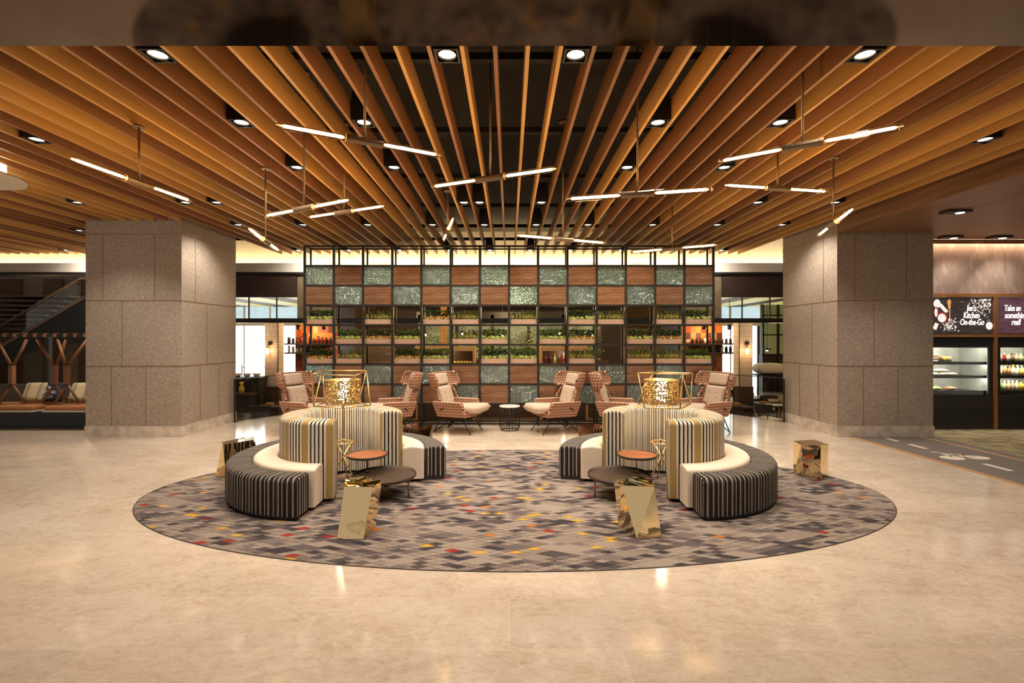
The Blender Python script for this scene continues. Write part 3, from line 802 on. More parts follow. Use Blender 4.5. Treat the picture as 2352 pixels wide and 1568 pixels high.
# ------------------------------------------------------------------ two-tier tray tables
def tray(b, c, r, z, rim=.022):
    b.lathe([(0, z - .012), (r - .006, z - .012), (r, z - .004), (r, z + rim), (r - .007, z + rim), (r - .007, z + .001)], (c[0], c[1], 0), 56, 0)
def tier_table(xc, sgn, label):
    t = thing('tray_table', label, 'side table', (xc, 4.98, RUG))
    b = MB(); tray(b, (0, 0), .325, .195); l = b.build('lower_tray', M['darktop'], t); l['label'] = 'low dark round tray'
    b = MB(); b.lathe([(0, .1975), (.317, .1975)], n=56, cap=False); b.build('tray_surface', M['darktop'], l)
    ux, uy = -.215 * sgn, .14
    b = MB(); tray(b, (ux, uy), .210, .375, .016); u = b.build('upper_tray', M['darkwood'], t)
    b = MB(); b.lathe([(0, .3785), (.2025, .3785)], (ux, uy, 0), 48, cap=False); s = b.build('tray_surface', M['walnut'], u); s['label'] = 'reddish walnut top'
    for a in (-20, 100, 215):
        a = R(a if sgn > 0 else 180 - a); b = MB(); b.tube((.29 * math.cos(a), .29 * math.sin(a), 0), (.29 * math.cos(a), .29 * math.sin(a), .186), .0095, 10); b.build('leg', M['sleeve'], t)
    b = MB(); b.tube((ux, uy, .196), (ux, uy, .364), .007, 10); b.lathe([(.0, .1965), (.026, .1965), (.02, .212), (.007, .218)], (ux, uy, 0), 16); b.build('post', M['sleeve'], t)
    return t
tier_table(-1.29, 1, 'two-tier round tray table in the opening of the left round sofa')
tier_table(1.135, -1, 'two-tier round tray table in the opening of the right round sofa')

# ------------------------------------------------------------------ faceted brass side tables
def facet(bot, top, z, label, mat, zs=None, z0=RUG):
    c = Vector((sum(p[0] for p in bot) / len(bot), sum(p[1] for p in bot) / len(bot), 0))
    b = MB(); n = len(bot)
    lo = [b.v((x - c.x, y - c.y, 0)) for x, y in bot]; hi = [b.v((x - c.x, y - c.y, z)) for x, y in top]
    b.face(lo[::-1]); b.face(hi)
    for i in range(n):
        j = (i + 1) % n
        b.face([lo[i], lo[j], hi[j]]); b.face([lo[i], hi[j], hi[i]])
    o = b.build('faceted_side_table', mat, None, (c.x, c.y, z0), bevel=.003)
    return tag(o, label, 'side table', 'faceted brass side tables')
facet([(-1.377, 3.86), (-1.165, 3.86), (-1.128, 4.064), (-1.27, 4.25), (-1.46, 4.11)], [(-1.35, 3.95), (-1.115, 3.935), (-1.082, 4.105), (-1.27, 4.235), (-1.41, 4.15)], .40,
      'polished brass faceted side table standing in front of the left sofa', M['mbrass'])
facet([(1.02, 3.872), (1.229, 3.9), (1.27, 4.16), (1.12, 4.28), (.934, 4.13)], [(.923, 3.976), (1.186, 3.946), (1.222, 4.13), (1.145, 4.235), (.89, 4.117)], .40,
      'polished brass faceted side table standing in front of the right sofa', M['mbrass'])
facet([(-3.43, 5.64), (-3.26, 5.56), (-3.02, 5.76), (-3.06, 5.98), (-3.33, 5.96)], [(-3.36, 5.65), (-3.27, 5.52), (-3.05, 5.78), (-3.16, 5.97), (-3.25, 5.95)], .40,
      'brass faceted side table behind the left sofa, beside the rug edge', M['mbrass'])
facet([(3.394, 5.77), (3.434, 5.647), (3.543, 5.50), (3.768, 5.71), (3.64, 5.92)], [(3.356, 5.717), (3.327, 5.504), (3.53, 5.48), (3.65, 5.527), (3.65, 5.79)], .40,
      'brass faceted side table standing alone at the right end of the rug', M['mbrass'])
facet([(-1.45, 6.58), (-1.13, 6.52), (-1.08, 6.85), (-1.30, 7.0), (-1.50, 6.85)], [(-1.46, 6.62), (-1.20, 6.50), (-1.09, 6.82), (-1.30, 6.96), (-1.48, 6.85)], .40,
      'dark bronze faceted side table behind the right end of the left sofa', M['bronzebox'])
facet([(.98, 6.68), (1.14, 6.50), (1.34, 6.58), (1.30, 6.9), (1.08, 6.95)], [(.95, 6.72), (1.10, 6.52), (1.31, 6.54), (1.28, 6.86), (1.05, 6.9)], .40,
      'dark bronze faceted side table behind the left end of the right sofa', M['bronzebox'])

# ------------------------------------------------------------------ wing chairs
def wing_chair():
    t = thing('wing_chair', 'x', 'armchair', (0, 0, 0), 0, 'wing chairs before the divider shelf')
    S = [(.295, -.262, .285, .10, .0), (.31, -.27, .30, .12, .0), (.42, -.315, .318, .13, .0), (.54, -.352, .325, .135, .0),
         (.63, -.380, .318, .135, .0), (.71, -.402, .295, .115, .0), (.765, -.418, .275, .10, .0), (.78, -.424, .285, .13, .01), (.795, -.431, .325, .205, .05), (.815, -.436, .335, .22, .055), (.90, -.455, .345, .225, .055), (.985, -.477, .34, .205, .045), (1.02, -.486, .325, .17, .03), (1.03, -.488, .32, .15, .02)]
    b = MB(); uv = b.bm.loops.layers.uv.new('UVMap'); rows = []
    for z, x0, w, d, fl in S:
        half = [(x0 + d, w + fl), (x0 + d * .72, w + fl * .8), (x0 + d * .42, w + fl * .4), (x0 + .07, w), (x0 + .012, w * .90), (x0 - .012, w * .5), (x0 - .018, 0)]
        pts = [(x, -y) for x, y in half] + [(x, y) for x, y in half[-2::-1]]
        L = 0; us = [0]
        for p, q in zip(pts, pts[1:]): L += math.hypot(q[0] - p[0], q[1] - p[1]); us.append(L)
        mid = us[6]; us = [u - mid for u in us]
        rows.append(([b.v((x, y, z)) for x, y in pts], us, z))
    for (A, ua, za), (B, ub, zb) in zip(rows, rows[1:]):
        for k in range(len(A) - 1):
            f = b.face([A[k], A[k + 1], B[k + 1], B[k]], 0, True)
            for lp, q in zip(f.loops, ((ua[k], za), (ua[k + 1], za), (ub[k + 1], zb), (ub[k], zb))): lp[uv].uv = q
    o = b.build('shell', M['weave'], t)
    s = o.modifiers.new('solid', 'SOLIDIFY'); s.thickness = .06; s.offset = 0
    s = o.modifiers.new('sub', 'SUBSURF'); s.levels = 1; s.render_levels = 2
    for sd in (-1, 1):
        b = MB(); uv = b.bm.loops.layers.uv.new('UVMap')
        yi, yo = .255, .335
        lo = [(-.30, .29), (.265, .29), (.175, .555), (-.385, .555)]
        vi = [b.v((x, sd * (yi + (.02 if z > .4 else 0)), z)) for x, z in lo]; vo = [b.v((x, sd * (yo + (.035 if z > .4 else -.01)), z)) for x, z in lo]
        b.face(vi); b.face(vo)
        for k in range(4): b.face([vi[k], vi[(k + 1) % 4], vo[(k + 1) % 4], vo[k]])
        for f in b.bm.faces:
            for lp in f.loops: lp[uv].uv = (lp.vert.co.x + abs(lp.vert.co.y), lp.vert.co.z)
        b.build('arm', M['weave'], t, bevel=.028, seg=3)
    b = MB(); uv = b.bm.loops.layers.uv.new('UVMap'); b.hexa([(-.27, -.27, .285), (.30, -.25, .295), (.30, .25, .295), (-.27, .27, .285), (-.31, -.30, .37), (.27, -.30, .37), (.27, .30, .37), (-.31, .30, .37)])
    for f in b.bm.faces:
        for lp in f.loops: lp[uv].uv = (lp.vert.co.x + lp.vert.co.y, lp.vert.co.z)
    b.build('seat_base', M['weave'], t, bevel=.02)
    m = Matrix.Translation((.10, 0, .415)) @ Matrix.Rotation(R(-3), 4, 'Y')
    b = MB(); b.pillow(.355, .275, .075, 14, 6, .2, m); b.build('seat_cushion', M['beige'], t)
    m = Matrix.Translation((-.315, 0, .625)) @ Matrix.Rotation(R(-105), 4, 'Y')
    b = MB(); b.pillow(.175, .215, .058, 12, 8, .25, m); bc = b.build('back_cushion', M['beige'], t)
    for y in (-.08, .08):
        for dz in (-.05, .05):
            p = m @ Vector((dz, y, .063)); q = m @ Vector((dz, y, -.063)); p = p if p.x > q.x else q
            b = MB(); b.ball((p.x, p.y, p.z), .012, 8); b.build('button', M['beige'], bc)
    m = Matrix.Translation((-.40, 0, .905)) @ Matrix.Rotation(R(-105), 4, 'Y')
    b = MB(); b.pillow(.105, .205, .046, 12, 8, .25, m); b.build('head_cushion', M['beige'], t)
    for s in (-1, 1):
        b = MB(); b.path([(.10, s * .21, .30), (.29, s * .235, .012), (.30, s * .236, 0)], .0085, 6); b.build('leg', M['black'], t)
        b = MB(); b.path([(-.26, s * .235, .30), (-.40, s * .25, 0)], .0085, 6); b.path([(-.02, s * .2, .30), (-.395, s * .248, .012)], .0085, 6); b.build('leg', M['black'], t)
        b = MB(); b.hexa([(-.21, s * .345, .40), (-.15, s * .345, .435), (-.15, s * .368, .435), (-.21, s * .362, .40), (-.22, s * .345, .415), (-.155, s * .345, .455), (-.155, s * .372, .455), (-.22, s * .366, .415)]); b.build('side_notch', M['black'], t)
    return t
ch = wing_chair()
CHAIRS = [(-3.44, 8.40, -20, 'red and beige wing chair behind the left sofa, partly hidden by the lamp cage'), (-2.05, 8.40, 203, 'red and beige wing chair facing left, just right of the left lamp'),
          (-.84, 8.42, -21.6, 'red and beige wing chair facing the wire table from the left'), (.75, 8.42, 201.6, 'red and beige wing chair facing the wire table from the right'),
          (1.93, 8.40, -22, 'red and beige wing chair facing right, just left of the right lamp'), (3.33, 8.40, 202, 'red and beige wing chair at the right end of the row, before the restaurant')]
for i, (x, y, a, lab) in enumerate(CHAIRS):
    if i == 0: ch.location = (x, y, 0); ch.rotation_euler.z = R(a); ch['label'] = lab
    else: dup(ch, (x, y, 0), R(a), lab)

# ------------------------------------------------------------------ wire drum tables
def drum(loc, label):
    t = thing('wire_drum_table', label, 'side table', loc, 0, 'wire drum tables')
    r = .178
    b = MB(); b.lathe([(0, .412), (r + .004, .412), (r + .006, .418), (r + .006, .430), (r, .434), (0, .434)], n=40); b.build('top', M['whitetop'], t)
    b = MB()
    for k in range(20):
        a = 2 * PI * k / 20; c, s = math.cos(a), math.sin(a)
        b.path([(r * c, r * s, .41), (r * c, r * s, .075), (r * .96 * c, r * .96 * s, .04), (r * .80 * c, r * .80 * s, .006)], .004, 5)
    b.build('wire_cage', M['black'], t)
    b = MB()
    for z, rr in ((.405, r), (.31, r), (.20, r), (.10, r), (.006, r * .8)): b.path([(rr * math.cos(2 * PI * k / 40), rr * math.sin(2 * PI * k / 40), z) for k in range(40)], .005, 6, closed=True)
    b.build('hoop', M['black'], t)
    return t
M['whitetop'] = pm('white_marble_top', (.78, .72, .65), .08, 9, .25, detail=6)
d = drum((.005, 8.58, 0), 'wire drum table with white top between the two middle wing chairs')
dup(d, (-2.73, 8.62, 0), None, 'wire drum table with white top behind the left lamp cage')
dup(d, (2.66, 8.62, 0), None, 'wire drum table with white top behind the right lamp cage')
# ------------------------------------------------------------------ divider shelf
SY, SD, NX = 8.98, .31, 14
CW = (gx(1638.2, 9.0) - gx(700.2, 9.0)) / NX
SX0 = gx(700.2, 9.0); Z0, ZP = .04, .3667
def cx(i): return SX0 + i * CW
def rz(k): return Z0 + k * ZP
t = thing('divider_shelf', 'tall dark metal grid shelf with glass and copper panels across the back of the lounge', 'shelf', (0, SY, 0))
hw = .020
b = MB(); b.box(-hw, hw, 0, .04, 0, rz(9) + hw); fp = b.build('post', M['frame'], t, (cx(0), 0, 0))
b = MB(); b.box(-.014, .014, SD - .03, SD, 0, rz(9) + hw); bp = b.build('rear_post', M['frame'], t, (cx(0), 0, 0))
for i in range(1, NX + 1):
    for s in (fp, bp):
        c = s.copy(); COL.objects.link(c); c.parent = t; c.location = (cx(i), 0, 0)
L, Rr = cx(0) - hw, cx(NX) + hw
for k in range(10):
    b = MB(); z = rz(k)
    th = .017
    b.box(L, Rr, .002, .038, z - th, z + th); b.build('front_rail', M['frame'], t)
    b = MB(); b.box(L, Rr, SD - .028, SD - .002, z - .012, z + .012); b.build('rear_rail', M['frame'], t)
    if k in (3, 4, 5, 6, 7, 8):
        b = MB(); b.box(L, Rr, .038, SD - .028, z - .006, z + .006); b.build('shelf_board', M['frame'], t)
b = MB()
for i in (0, NX):
    for k in (0, 1, 2, 9): b.box(cx(i) - .014, cx(i) + .014, .04, SD - .03, rz(k) - .012, rz(k) + .012)
b.build('cross_bar', M['frame'], t)
b = MB(); b.box(-CW / 2 + hw, CW / 2 - hw, .010, .022, .018, ZP - .018); gp = b.build('glass_panel', M['hammered'], t)
gp['label'] = 'hammered glass panel'
b = MB(); b.box(-CW / 2 + hw, CW / 2 - hw, .010, .024, .018, ZP - .018); wp = b.build('wood_panel', M['copper'], t)
wp['label'] = 'reeded copper-brown panel'
first = {}
PANROWS = {8: 0, 7: 1, 3: 0, 2: 1}                                    # row index by its upper rail: parity of the glass columns
for k, par in PANROWS.items():
    for i in range(NX):
        src = gp if i % 2 == par else wp
        if src.name not in first:
            first[src.name] = 1; o = src
        else:
            o = src.copy(); COL.objects.link(o); o.parent = t
        o.location = (cx(i) + CW / 2, 0, rz(k - 1))

# ------------------------------------------------------------------ planters
CLAMP = True
def blade(b, base, tip, w, mi, droop=.25):
    base, tip = Vector(base), Vector(tip); d = tip - base
    side = d.cross(Vector((rnd.uniform(-1, 1), rnd.uniform(-1, 1), .3))).normalized() * w
    mid = base + d * .55 + Vector((0, 0, d.length * droop * .5))
    q = [base, mid + side, tip, mid - side]
    if CLAMP:
        for p in q: p.x = max(-.246, min(.246, p.x)); p.y = max(-.004, min(.232, p.y)); p.z = max(.05, min(.345, p.z))
    v = [b.v(p) for p in q]
    b.face([v[0], v[1], v[2], v[3]], mi)
HW = CW / 2 - .034
def foliage(kind):
    b = MB()
    if kind in ('broad', 'flower', 'lush'):
        for i in range(330):
            x, y = rnd.uniform(-HW, HW), rnd.uniform(.07, .22); z = rnd.uniform(.11, .262)
            a = rnd.uniform(0, 2 * PI); l = rnd.uniform(.03, .055)
            blade(b, (x, y, z - .01), (x + l * math.cos(a), y + l * math.sin(a) - .012, z + rnd.uniform(-.005, .03)), rnd.uniform(.009, .015), 0 if (kind != 'lush' or z < .2) else 1)
        for i in range(60):
            x = rnd.uniform(-HW, HW); a = rnd.uniform(0, 2 * PI); l = rnd.uniform(.03, .06)
            blade(b, (x, rnd.uniform(.05, .2), .24), (x + l * math.cos(a), .1 + l * math.sin(a), .255 + rnd.uniform(0, .035)), .012, 1)
    else:
        for i in range(150):
            x, y = rnd.uniform(-HW, HW), rnd.uniform(.06, .2); a = rnd.uniform(0, 2 * PI); l = rnd.uniform(.03, .09)
            blade(b, (x, y, .10), (x + l * math.cos(a), y + l * math.sin(a) - .02, rnd.uniform(.16, .30)), rnd.uniform(.005, .010), rnd.choice((0, 1, 2, 2)), .35)
    o = b.build('foliage', [M['leaf_dark'], M['leaf_mid'], M['leaf_olive']]); o['kind'] = 'stuff'
    b = MB()
    if kind != 'grass':
        for i in range(190):
            x = rnd.uniform(-HW - .015, HW + .015); y = rnd.uniform(-.012, .05); a = rnd.uniform(0, 2 * PI); l = rnd.uniform(.018, .034); z = rnd.uniform(.095, .145)
            mi = (2 if rnd.random() < .55 else 0) if kind == 'flower' else (0 if rnd.random() < .75 else 1)
            blade(b, (x, y, z), (x + l * math.cos(a), y - .012 + l * math.sin(a) * .6, z + l * .7), rnd.uniform(.007, .012), mi)
    else:
        for i in range(90):
            x = rnd.uniform(-HW, HW); a = rnd.uniform(-.6, .6); l = rnd.uniform(.05, .11)
            blade(b, (x, .04, .10), (x + l * math.sin(a), -.005 + rnd.uniform(-.02, .02), .10 + l * math.cos(a)), .006, 3 if rnd.random() < .6 else 0, .4)
    for i in range(26):                                                # trailing roots and tendrils over the box front
        x = rnd.uniform(-HW, HW); b.poly([(x, -.005, .105), (x + .004, -.005, .105), (x + rnd.uniform(-.01, .01), -.006, .105 - rnd.uniform(.015, .06))], 1)
    f = b.build('front_fringe', [M['leaf_lime'], M['leaf_mid'], M['flower'], M['leaf_olive']]); f['kind'] = 'stuff'
    f['label'] = {'flower': 'orange flowers and lime leaves along the front', 'grass': 'yellowed grass blades along the front'}.get(kind, 'lime leaves along the front')
    return o, f
def planter(kind):
    t = thing('shelf_planter', 'x', 'planter', (0, 0, 0), 0, 'planters on the divider shelf')
    b = MB(); w = CW / 2 - .026
    b.box(-w, w, 0, .014, 0, .103); b.box(-w, w, .211, .225, 0, .103); b.box(-w, -w + .014, .014, .211, 0, .103); b.box(w - .014, w, .014, .211, 0, .103); b.box(-w + .014, w - .014, .014, .211, 0, .012)
    b.build('box', M['planter'], t)
    b = MB(); b.box(-w + .015, w - .015, .015, .21, .075, .09); b.build('soil', M['soil'], t)
    o, f = foliage(kind); o.parent = t; f.parent = t
    return t
KIND = {'A': {0: 'broad', 2: 'grass', 4: 'flower', 5: 'grass', 7: 'grass', 9: 'broad', 10: 'grass', 12: 'grass', 13: 'broad'},
        'B': {1: 'lush', 2: 'flower', 3: 'lush', 5: 'grass', 6: 'lush', 8: 'lush', 9: 'flower', 11: 'broad', 12: 'flower'},
        'C': {0: 'flower', 1: 'grass', 3: 'flower', 4: 'lush', 6: 'broad', 7: 'lush', 9: 'grass', 11: 'grass', 12: 'grass', 13: 'lush'}}
DESC = {'broad': 'dark leaves and a lime fringe', 'grass': 'spiky olive grass', 'flower': 'dark leaves and orange flowers', 'lush': 'bushy bright green leaves'}
protos = {}
for row, base, rn in (('A', 5, 'top'), ('B', 4, 'middle'), ('C', 3, 'bottom')):
    for i, kd in KIND[row].items():
        lab = 'oak planter with %s, %s row, %s cell from the left' % (DESC[kd], rn, nth(i + 1))
        loc = (cx(i) + CW / 2, SY + .041, rz(base) + .0065)
        loc = (loc[0], SY + .045, loc[2])
        if kd not in protos:
            t = protos[kd] = planter(kd); t.location = loc; t['label'] = lab
        else: dup(protos[kd], loc, None, lab)
# ------------------------------------------------------------------ facade between the lounge and the sunken restaurant
RF = -.75
def S(name, label, mat, boxes, **kw):
    b = MB()
    for q in boxes: b.box(*q)
    return struct(b.build(name, mat, **kw), label)
for sgn, nm in ((-1, 'left'), (1, 'right')):
    def X(a, c): return (sgn * a, sgn * c) if sgn > 0 else (-c, -a)
    S('wall_louver_' + nm, 'dark slatted wood panel under the cove, at the %s' % nm, M['louver'], [(*X(4.97, 6.9), 11.28, 11.34, 2.59, 3.12)])
    S('wall_pier_' + nm, 'bronze stone pier above the beam, at the %s' % nm, M['stonepanel'], [(*X(4.2, 4.96), 11.30, 11.55, 2.10, 3.12)])
    g = b = MB(); b.box(*X(4.97, 6.9), 11.32, 11.33, 2.105, 2.585); struct(b.build('window_%d' % (1 if sgn < 0 else 2), M['balglass']), 'clear transom pane above the dark beam, at the %s' % nm)
S('trim_6', 'black beam over the restaurant opening', M['black'], [(-6.95, 6.95, 11.24, 11.40, 1.995, 2.10)])
S('trim_7', 'black mullions of the transom glazing', M['black'], [(s * x - .008, s * x + .008, 11.30, 11.345, 2.10, 2.59) for s in (-1, 1) for x in (5.45, 6.1)])

# restaurant shell
S('wall_restaurant_back', 'dark panelled back wall of the restaurant', M['panelwood'], [(-12, 12, 18.0, 18.2, RF, 3.6)])
S('ceiling_restaurant', 'dark restaurant ceiling with lit coves', M['panelgrey'], [(-9.4, 12, 11.6, 18, 2.70, 2.80)])
b = MB()
for i in range(-6, 9):
    x = i * 1.35; b.box(x - .34, x + .34, 11.9, 15.9, 2.68, 2.698)
struct(b.build('trim_8', M['yellowlight']), 'yellow glowing strips in the restaurant ceiling')
S('window_3', 'bright daylight window at the left of the restaurant', M['window'], [(-12, -6.95, 16.0, 16.02, RF, 2.08)])
S('window_4', 'pale blue clerestory window at the left of the restaurant', M['bluewin'], [(-12, -6.2, 16.0, 16.02, 2.16, 2.69)])
S('window_5', 'bright daylight window at the right of the restaurant', em('daylight_pane_dim', (.80, .95, .96), 1.6), [(6.5, 8.2, 16.0, 16.02, RF, 2.08)])
S('window_6', 'pale blue clerestory window at the right of the restaurant', M['bluewin'], [(5.9, 9.2, 16.05, 16.07, 2.16, 2.69)])
S('trim_9', 'thin mullions of the daylight windows', M['white'], [(x - .02, x + .02, 15.94, 15.98, RF, 2.69) for x in (-10.6, -9.7, -8.75, -7.9, 6.6, 7.3)] + [(-12, -6.2, 15.95, 15.98, 2.06, 2.17), (5.9, 9.2, 15.95, 15.98, 2.06, 2.17)])
S('wall_olive_glazing', 'olive backlit glazing at the right of the restaurant', M['greenpane'], [(7.75, 11, 14.9, 14.95, 1.15, 2.69)])
S('trim_10', 'black grid of the olive glazing', M['black'], [(x - .025, x + .025, 14.8, 14.88, RF, 2.69) for x in (7.78, 8.25, 8.7, 9.2)] + [(7.75, 11, 14.8, 14.88, z - .02, z + .02) for z in (1.75, 2.35, 1.15)])
S('wall_restaurant_right', 'dark wood wall below the olive glazing', M['panelwood'], [(7.8, 11, 14.95, 15.1, RF, 1.15)])

# white brick pillars with wall lamps
for sgn, nm in ((-1, 'left'), (1, 'right')):
    xc = sgn * 6.18 - .02; Y = 12.6
    S('pillar_white_' + nm, 'white square pillar in the restaurant, at the %s' % nm, M['whitebrick'], [(xc - .18, xc + .18, Y, Y + .3, .38, 2.05)])
    S('pillar_wainscot_' + nm, 'dark base of the white restaurant pillar, at the %s' % nm, M['panelwood'], [(xc - .195, xc + .195, Y - .015, Y + .315, RF, .38)])
    xi = xc - sgn * .165
    S('trim_%d' % (11 if sgn < 0 else 12), 'black corner strip on the white pillar, at the %s' % nm, M['black'], [(xi - .008, xi + .008, Y - .006, Y - .0005, .38, 2.04)])
    t = thing('wall_lamp', 'bare-bulb wall lamp on the white pillar, at the %s' % nm, 'wall lamp', (xc + sgn * .03, Y - .001, 1.42))
    b = MB(); b.box(-.045, .045, -.03, 0, .05, .14); b.build('wall_plate', M['black'], t)
    b = MB(); b.path([(-.035, -.03, .07), (-.035, -.09, .05), (-.035, -.09, .0)], .01, 8); b.lathe([(.02, -.04), (.02, .01), (.0, .012)], (-.035, -.09, 0), 12); b.build('socket', M['sleeve'], t)
    b = MB(); b.lathe([(0, -.20), (.03, -.185), (.034, -.12), (.02, -.05), (.015, -.04)], (-.035, -.09, 0), 14); b.build('bulb', em('amber_bulb', (1, .66, .3), 5), t)
    point('wall_lamp_light_' + nm, (xc + sgn * .03 - .035, Y - .2, 1.30), 2.5, (1, .6, .28))

# patchwork walls with jar shelves at both ends of the divider shelf
for sgn, nm in ((-1, 'left'), (1, 'right')):
    xa, xb = (-6.2, -5.05) if sgn < 0 else (5.05, 6.17); Y = 14.0
    S('wall_patchwork_' + nm, 'orange and red patchwork wall at the %s end of the divider shelf' % nm, M['patch'], [(xa, xb, Y, Y + .15, RF, 2.05)])
    for j, z in enumerate((1.46, 1.20)):
        b = MB(); xs0, xs1 = (xa - .2, xb) if sgn < 0 else (xa, xb + .25); b.box(xs0, xs1, Y - .28, Y - .002, z, z + .04)
        tag(b.build('wall_shelf', M['darkwood']), '%s brown jar shelf on the %s patchwork wall' % (('upper', 'lower')[j], nm), 'shelf')
        n = 11; 
        for q in range(n):
            x = xs0 + .08 + (xs1 - xs0 - .16) * (q + rnd.uniform(-.25, .25)) / (n - 1); r = rnd.uniform(.030, .045); h = rnd.uniform(.11, .20)
            x = xs0 + .08 + (xs1 - xs0 - .16) * q / (n - 1)
            tj = thing('storage_jar', '%s jar from the left on the %s shelf of the %s patchwork wall' % (nth(q + 1), ('upper', 'lower')[j], nm), 'jar', (x, Y - .14, z + .0405), 0, 'jars on the patchwork walls')
            m = rnd.choice((M['jar_red'], M['jar_dark'], M['jar_dark'], M['whitetop']))
            b = MB(); b.lathe([(0, 0), (r, 0), (r, h * .75), (r * .8, h * .85), (0, h * .85)], n=14); b.build('body', m, tj)
            b = MB(); b.lathe([(0, h * .851), (r * .85, h * .851), (r * .85, h), (0, h)], n=14); b.build('lid', M['black'], tj)
    point('patchwork_light_' + nm, ((xa + xb) / 2, Y - .45, 1.85), 17, (1, .62, .3), .12)
    for q in range(2):
        t = thing('spot_head', '%s black spotlight over the %s patchwork wall' % (('first', 'second')[q], nm), 'spotlight', (xa + .35 + .7 * q, Y - .6, 1.88))
        b = MB(); b.lathe([(0, 0), (.05, 0), (.055, .13), (0, .135)], n=14); b.build('can', M['black'], t)
        b = MB(); b.tube((0, 0, .13), (0, 0, .815), .008, 6); b.build('stem', M['black'], t)

# brick piers behind the shelf
for sgn, nm in ((-1, 'left'), (1, 'right')):
    xa, xb = (-4.02, -3.06) if sgn < 0 else (3.02, 3.96)
    S('pillar_brick_' + nm, 'brown brick pier behind the %s part of the divider shelf' % nm, M['brick'], [(xa, xb, 12.6, 13.1, RF, 2.69)])

# central kitchen seen through the shelf: glazed back wall, posts, hedge, buffet cabinets
S('window_7', 'olive lit glazing at the back centre of the restaurant', em('olive_lit_glass', (.42, .36, .16), .5, .75, 2.2), [(-2.95, 2.95, 16.2, 16.22, 1.0, 2.15)])
S('trim_13', 'dark posts before the olive glazing', M['frame'], [(x - .05, x + .05, 15.6, 15.7, RF, 2.4) for x in (-2.9, -1.7, -.55, .62, 1.75, 2.9)] + [(-3, 3, 15.6, 15.7, 2.15, 2.5)])
S('trim_14', 'brown timber post behind the shelf', M['kiosk'], [(-2.02, -1.86, 14.2, 14.36, RF, 2.69)])
S('wall_counter', 'dark counter front in the restaurant', M['panelwood'], [(-3.0, 3.0, 14.6, 14.75, RF, .98)])
CLAMP = False
hb = MB()
for i in range(4200):
    x, y, z = rnd.uniform(-2.9, 2.9), rnd.uniform(14.95, 15.5), rnd.gauss(1.25, .36)
    z = max(.78, min(2.05, z)); a = rnd.uniform(0, 2 * PI); l = rnd.uniform(.05, .10)
    blade(hb, (x, y, z), (x + l * math.cos(a), y + l * math.sin(a), z + rnd.uniform(-.03, .05)), .022, 0 if rnd.random() < .7 else 1)
b = hb; o = b.build('indoor_hedge', [M['leaf_dark'], M['leaf_olive']]); tag(o, 'indoor shrubbery behind the restaurant counter', 'shrubbery', None, 'stuff')
b = MB(); b.box(-2.95, 2.95, 14.9, 15.55, RF, .72); tag(b.build('hedge_trough', M['panelwood']), 'dark trough holding the indoor shrubbery', 'planter')

def cabinet(x0, x1, label):
    t = thing('buffet_cabinet', label, 'cabinet', ((x0 + x1) / 2, 12.9, RF)); w = (x1 - x0) / 2; Z = -RF
    b = MB()
    for x in (-w, w - .06): b.box(x, x + .06, 0, .45, 0, Z + 1.42)
    b.build('side_post', M['kiosk'], t)
    b = MB(); b.box(-w + .06, w - .06, 0, .45, Z + 1.30, Z + 1.42); b.build('canopy', M['kiosk'], t)
    b = MB(); b.box(-w + .06, w - .06, 0, .45, Z + .90, Z + .96); b.build('shelf', M['kiosk'], t)
    b = MB(); b.box(-w + .06, w - .06, .40, .45, Z + .96, Z + 1.30); b.build('back_panel', M['panelwood'], t)
    b = MB(); b.box(-w + .06, w - .06, .0, .45, 0, Z + .86); b.build('base', M['panelwood'], t)
    point('cabinet_light', ((x0 + x1) / 2, 12.98, 1.24), 4, (1, .8, .45), .04)
cabinet(-2.5, -.92, 'honey wood buffet cabinet with lemons, seen through the shelf left of centre')
cabinet(.83, 2.1, 'honey wood buffet cabinet with bottles, seen through the shelf right of centre')
for r_ in range(2):
    for q in range(10):
        b = MB(); b.ball((0, 0, .036), .036, 10, .9)
        o = b.build('lemon', M['lemon'], None, (-1.78 + q * .082, 12.96 + r_ * .09, .96 + RF + .751 - .0))
        tag(o, 'yellow lemon in the rows on the honey wood cabinet', 'lemon', 'lemons in the cabinet', 'thing')
for q in range(9):
    t = thing('bottle', 'dark bottle, %s from the left in the cabinet right of centre' % nth(q + 1), 'bottle', (.97 + q * .125, 13.05, .961), 0, 'bottles in the cabinet')
    h = rnd.uniform(.2, .29); b = MB(); b.lathe([(0, 0), (.035, 0), (.035, h * .55), (.012, h * .75), (.012, h * .95), (0, h * .95)], n=12); b.build('body', rnd.choice((M['jar_dark'], M['leaf_olive'], M['jar_red'])), t)
    b = MB(); b.lathe([(0, h * .951), (.014, h * .951), (.014, h), (0, h)], n=10); b.build('cap', M['lemon'], t)
for q, (x, z) in enumerate(((-2.42, 1.74), (-1.36, 1.76), (1.46, 1.78), (-.2, 1.72), (2.4, 1.72))):
    t = thing('pendant_bulb', 'bare pendant bulb above the buffet, %s from the left' % nth((1, 2, 4, 3, 5)[q]), 'pendant light', (x, 13.9, z), 0, 'bare bulbs above the buffet')
    b = MB(); b.tube((0, 0, .06), (0, 0, 2.695 - z), .005, 5); b.build('cord', M['black'], t)
    b = MB(); b.lathe([(.03, .03), (.03, .10), (0, .11)], n=12); b.build('socket', M['black'], t)
    b = MB(); b.ball((0, 0, 0), .035, 12); b.build('bulb', em('warm_bulb', (1, .8, .5), 6), t)
for x in (-3.5, 0, 3.5): point('restaurant_fill', (x, 13.6, 2.45), 85, (1, .72, .38), .3)
for x in (-6.6, 6.6): point('restaurant_side_light', (x, 11.9, 1.9), 10, (1, .74, .45), .2)

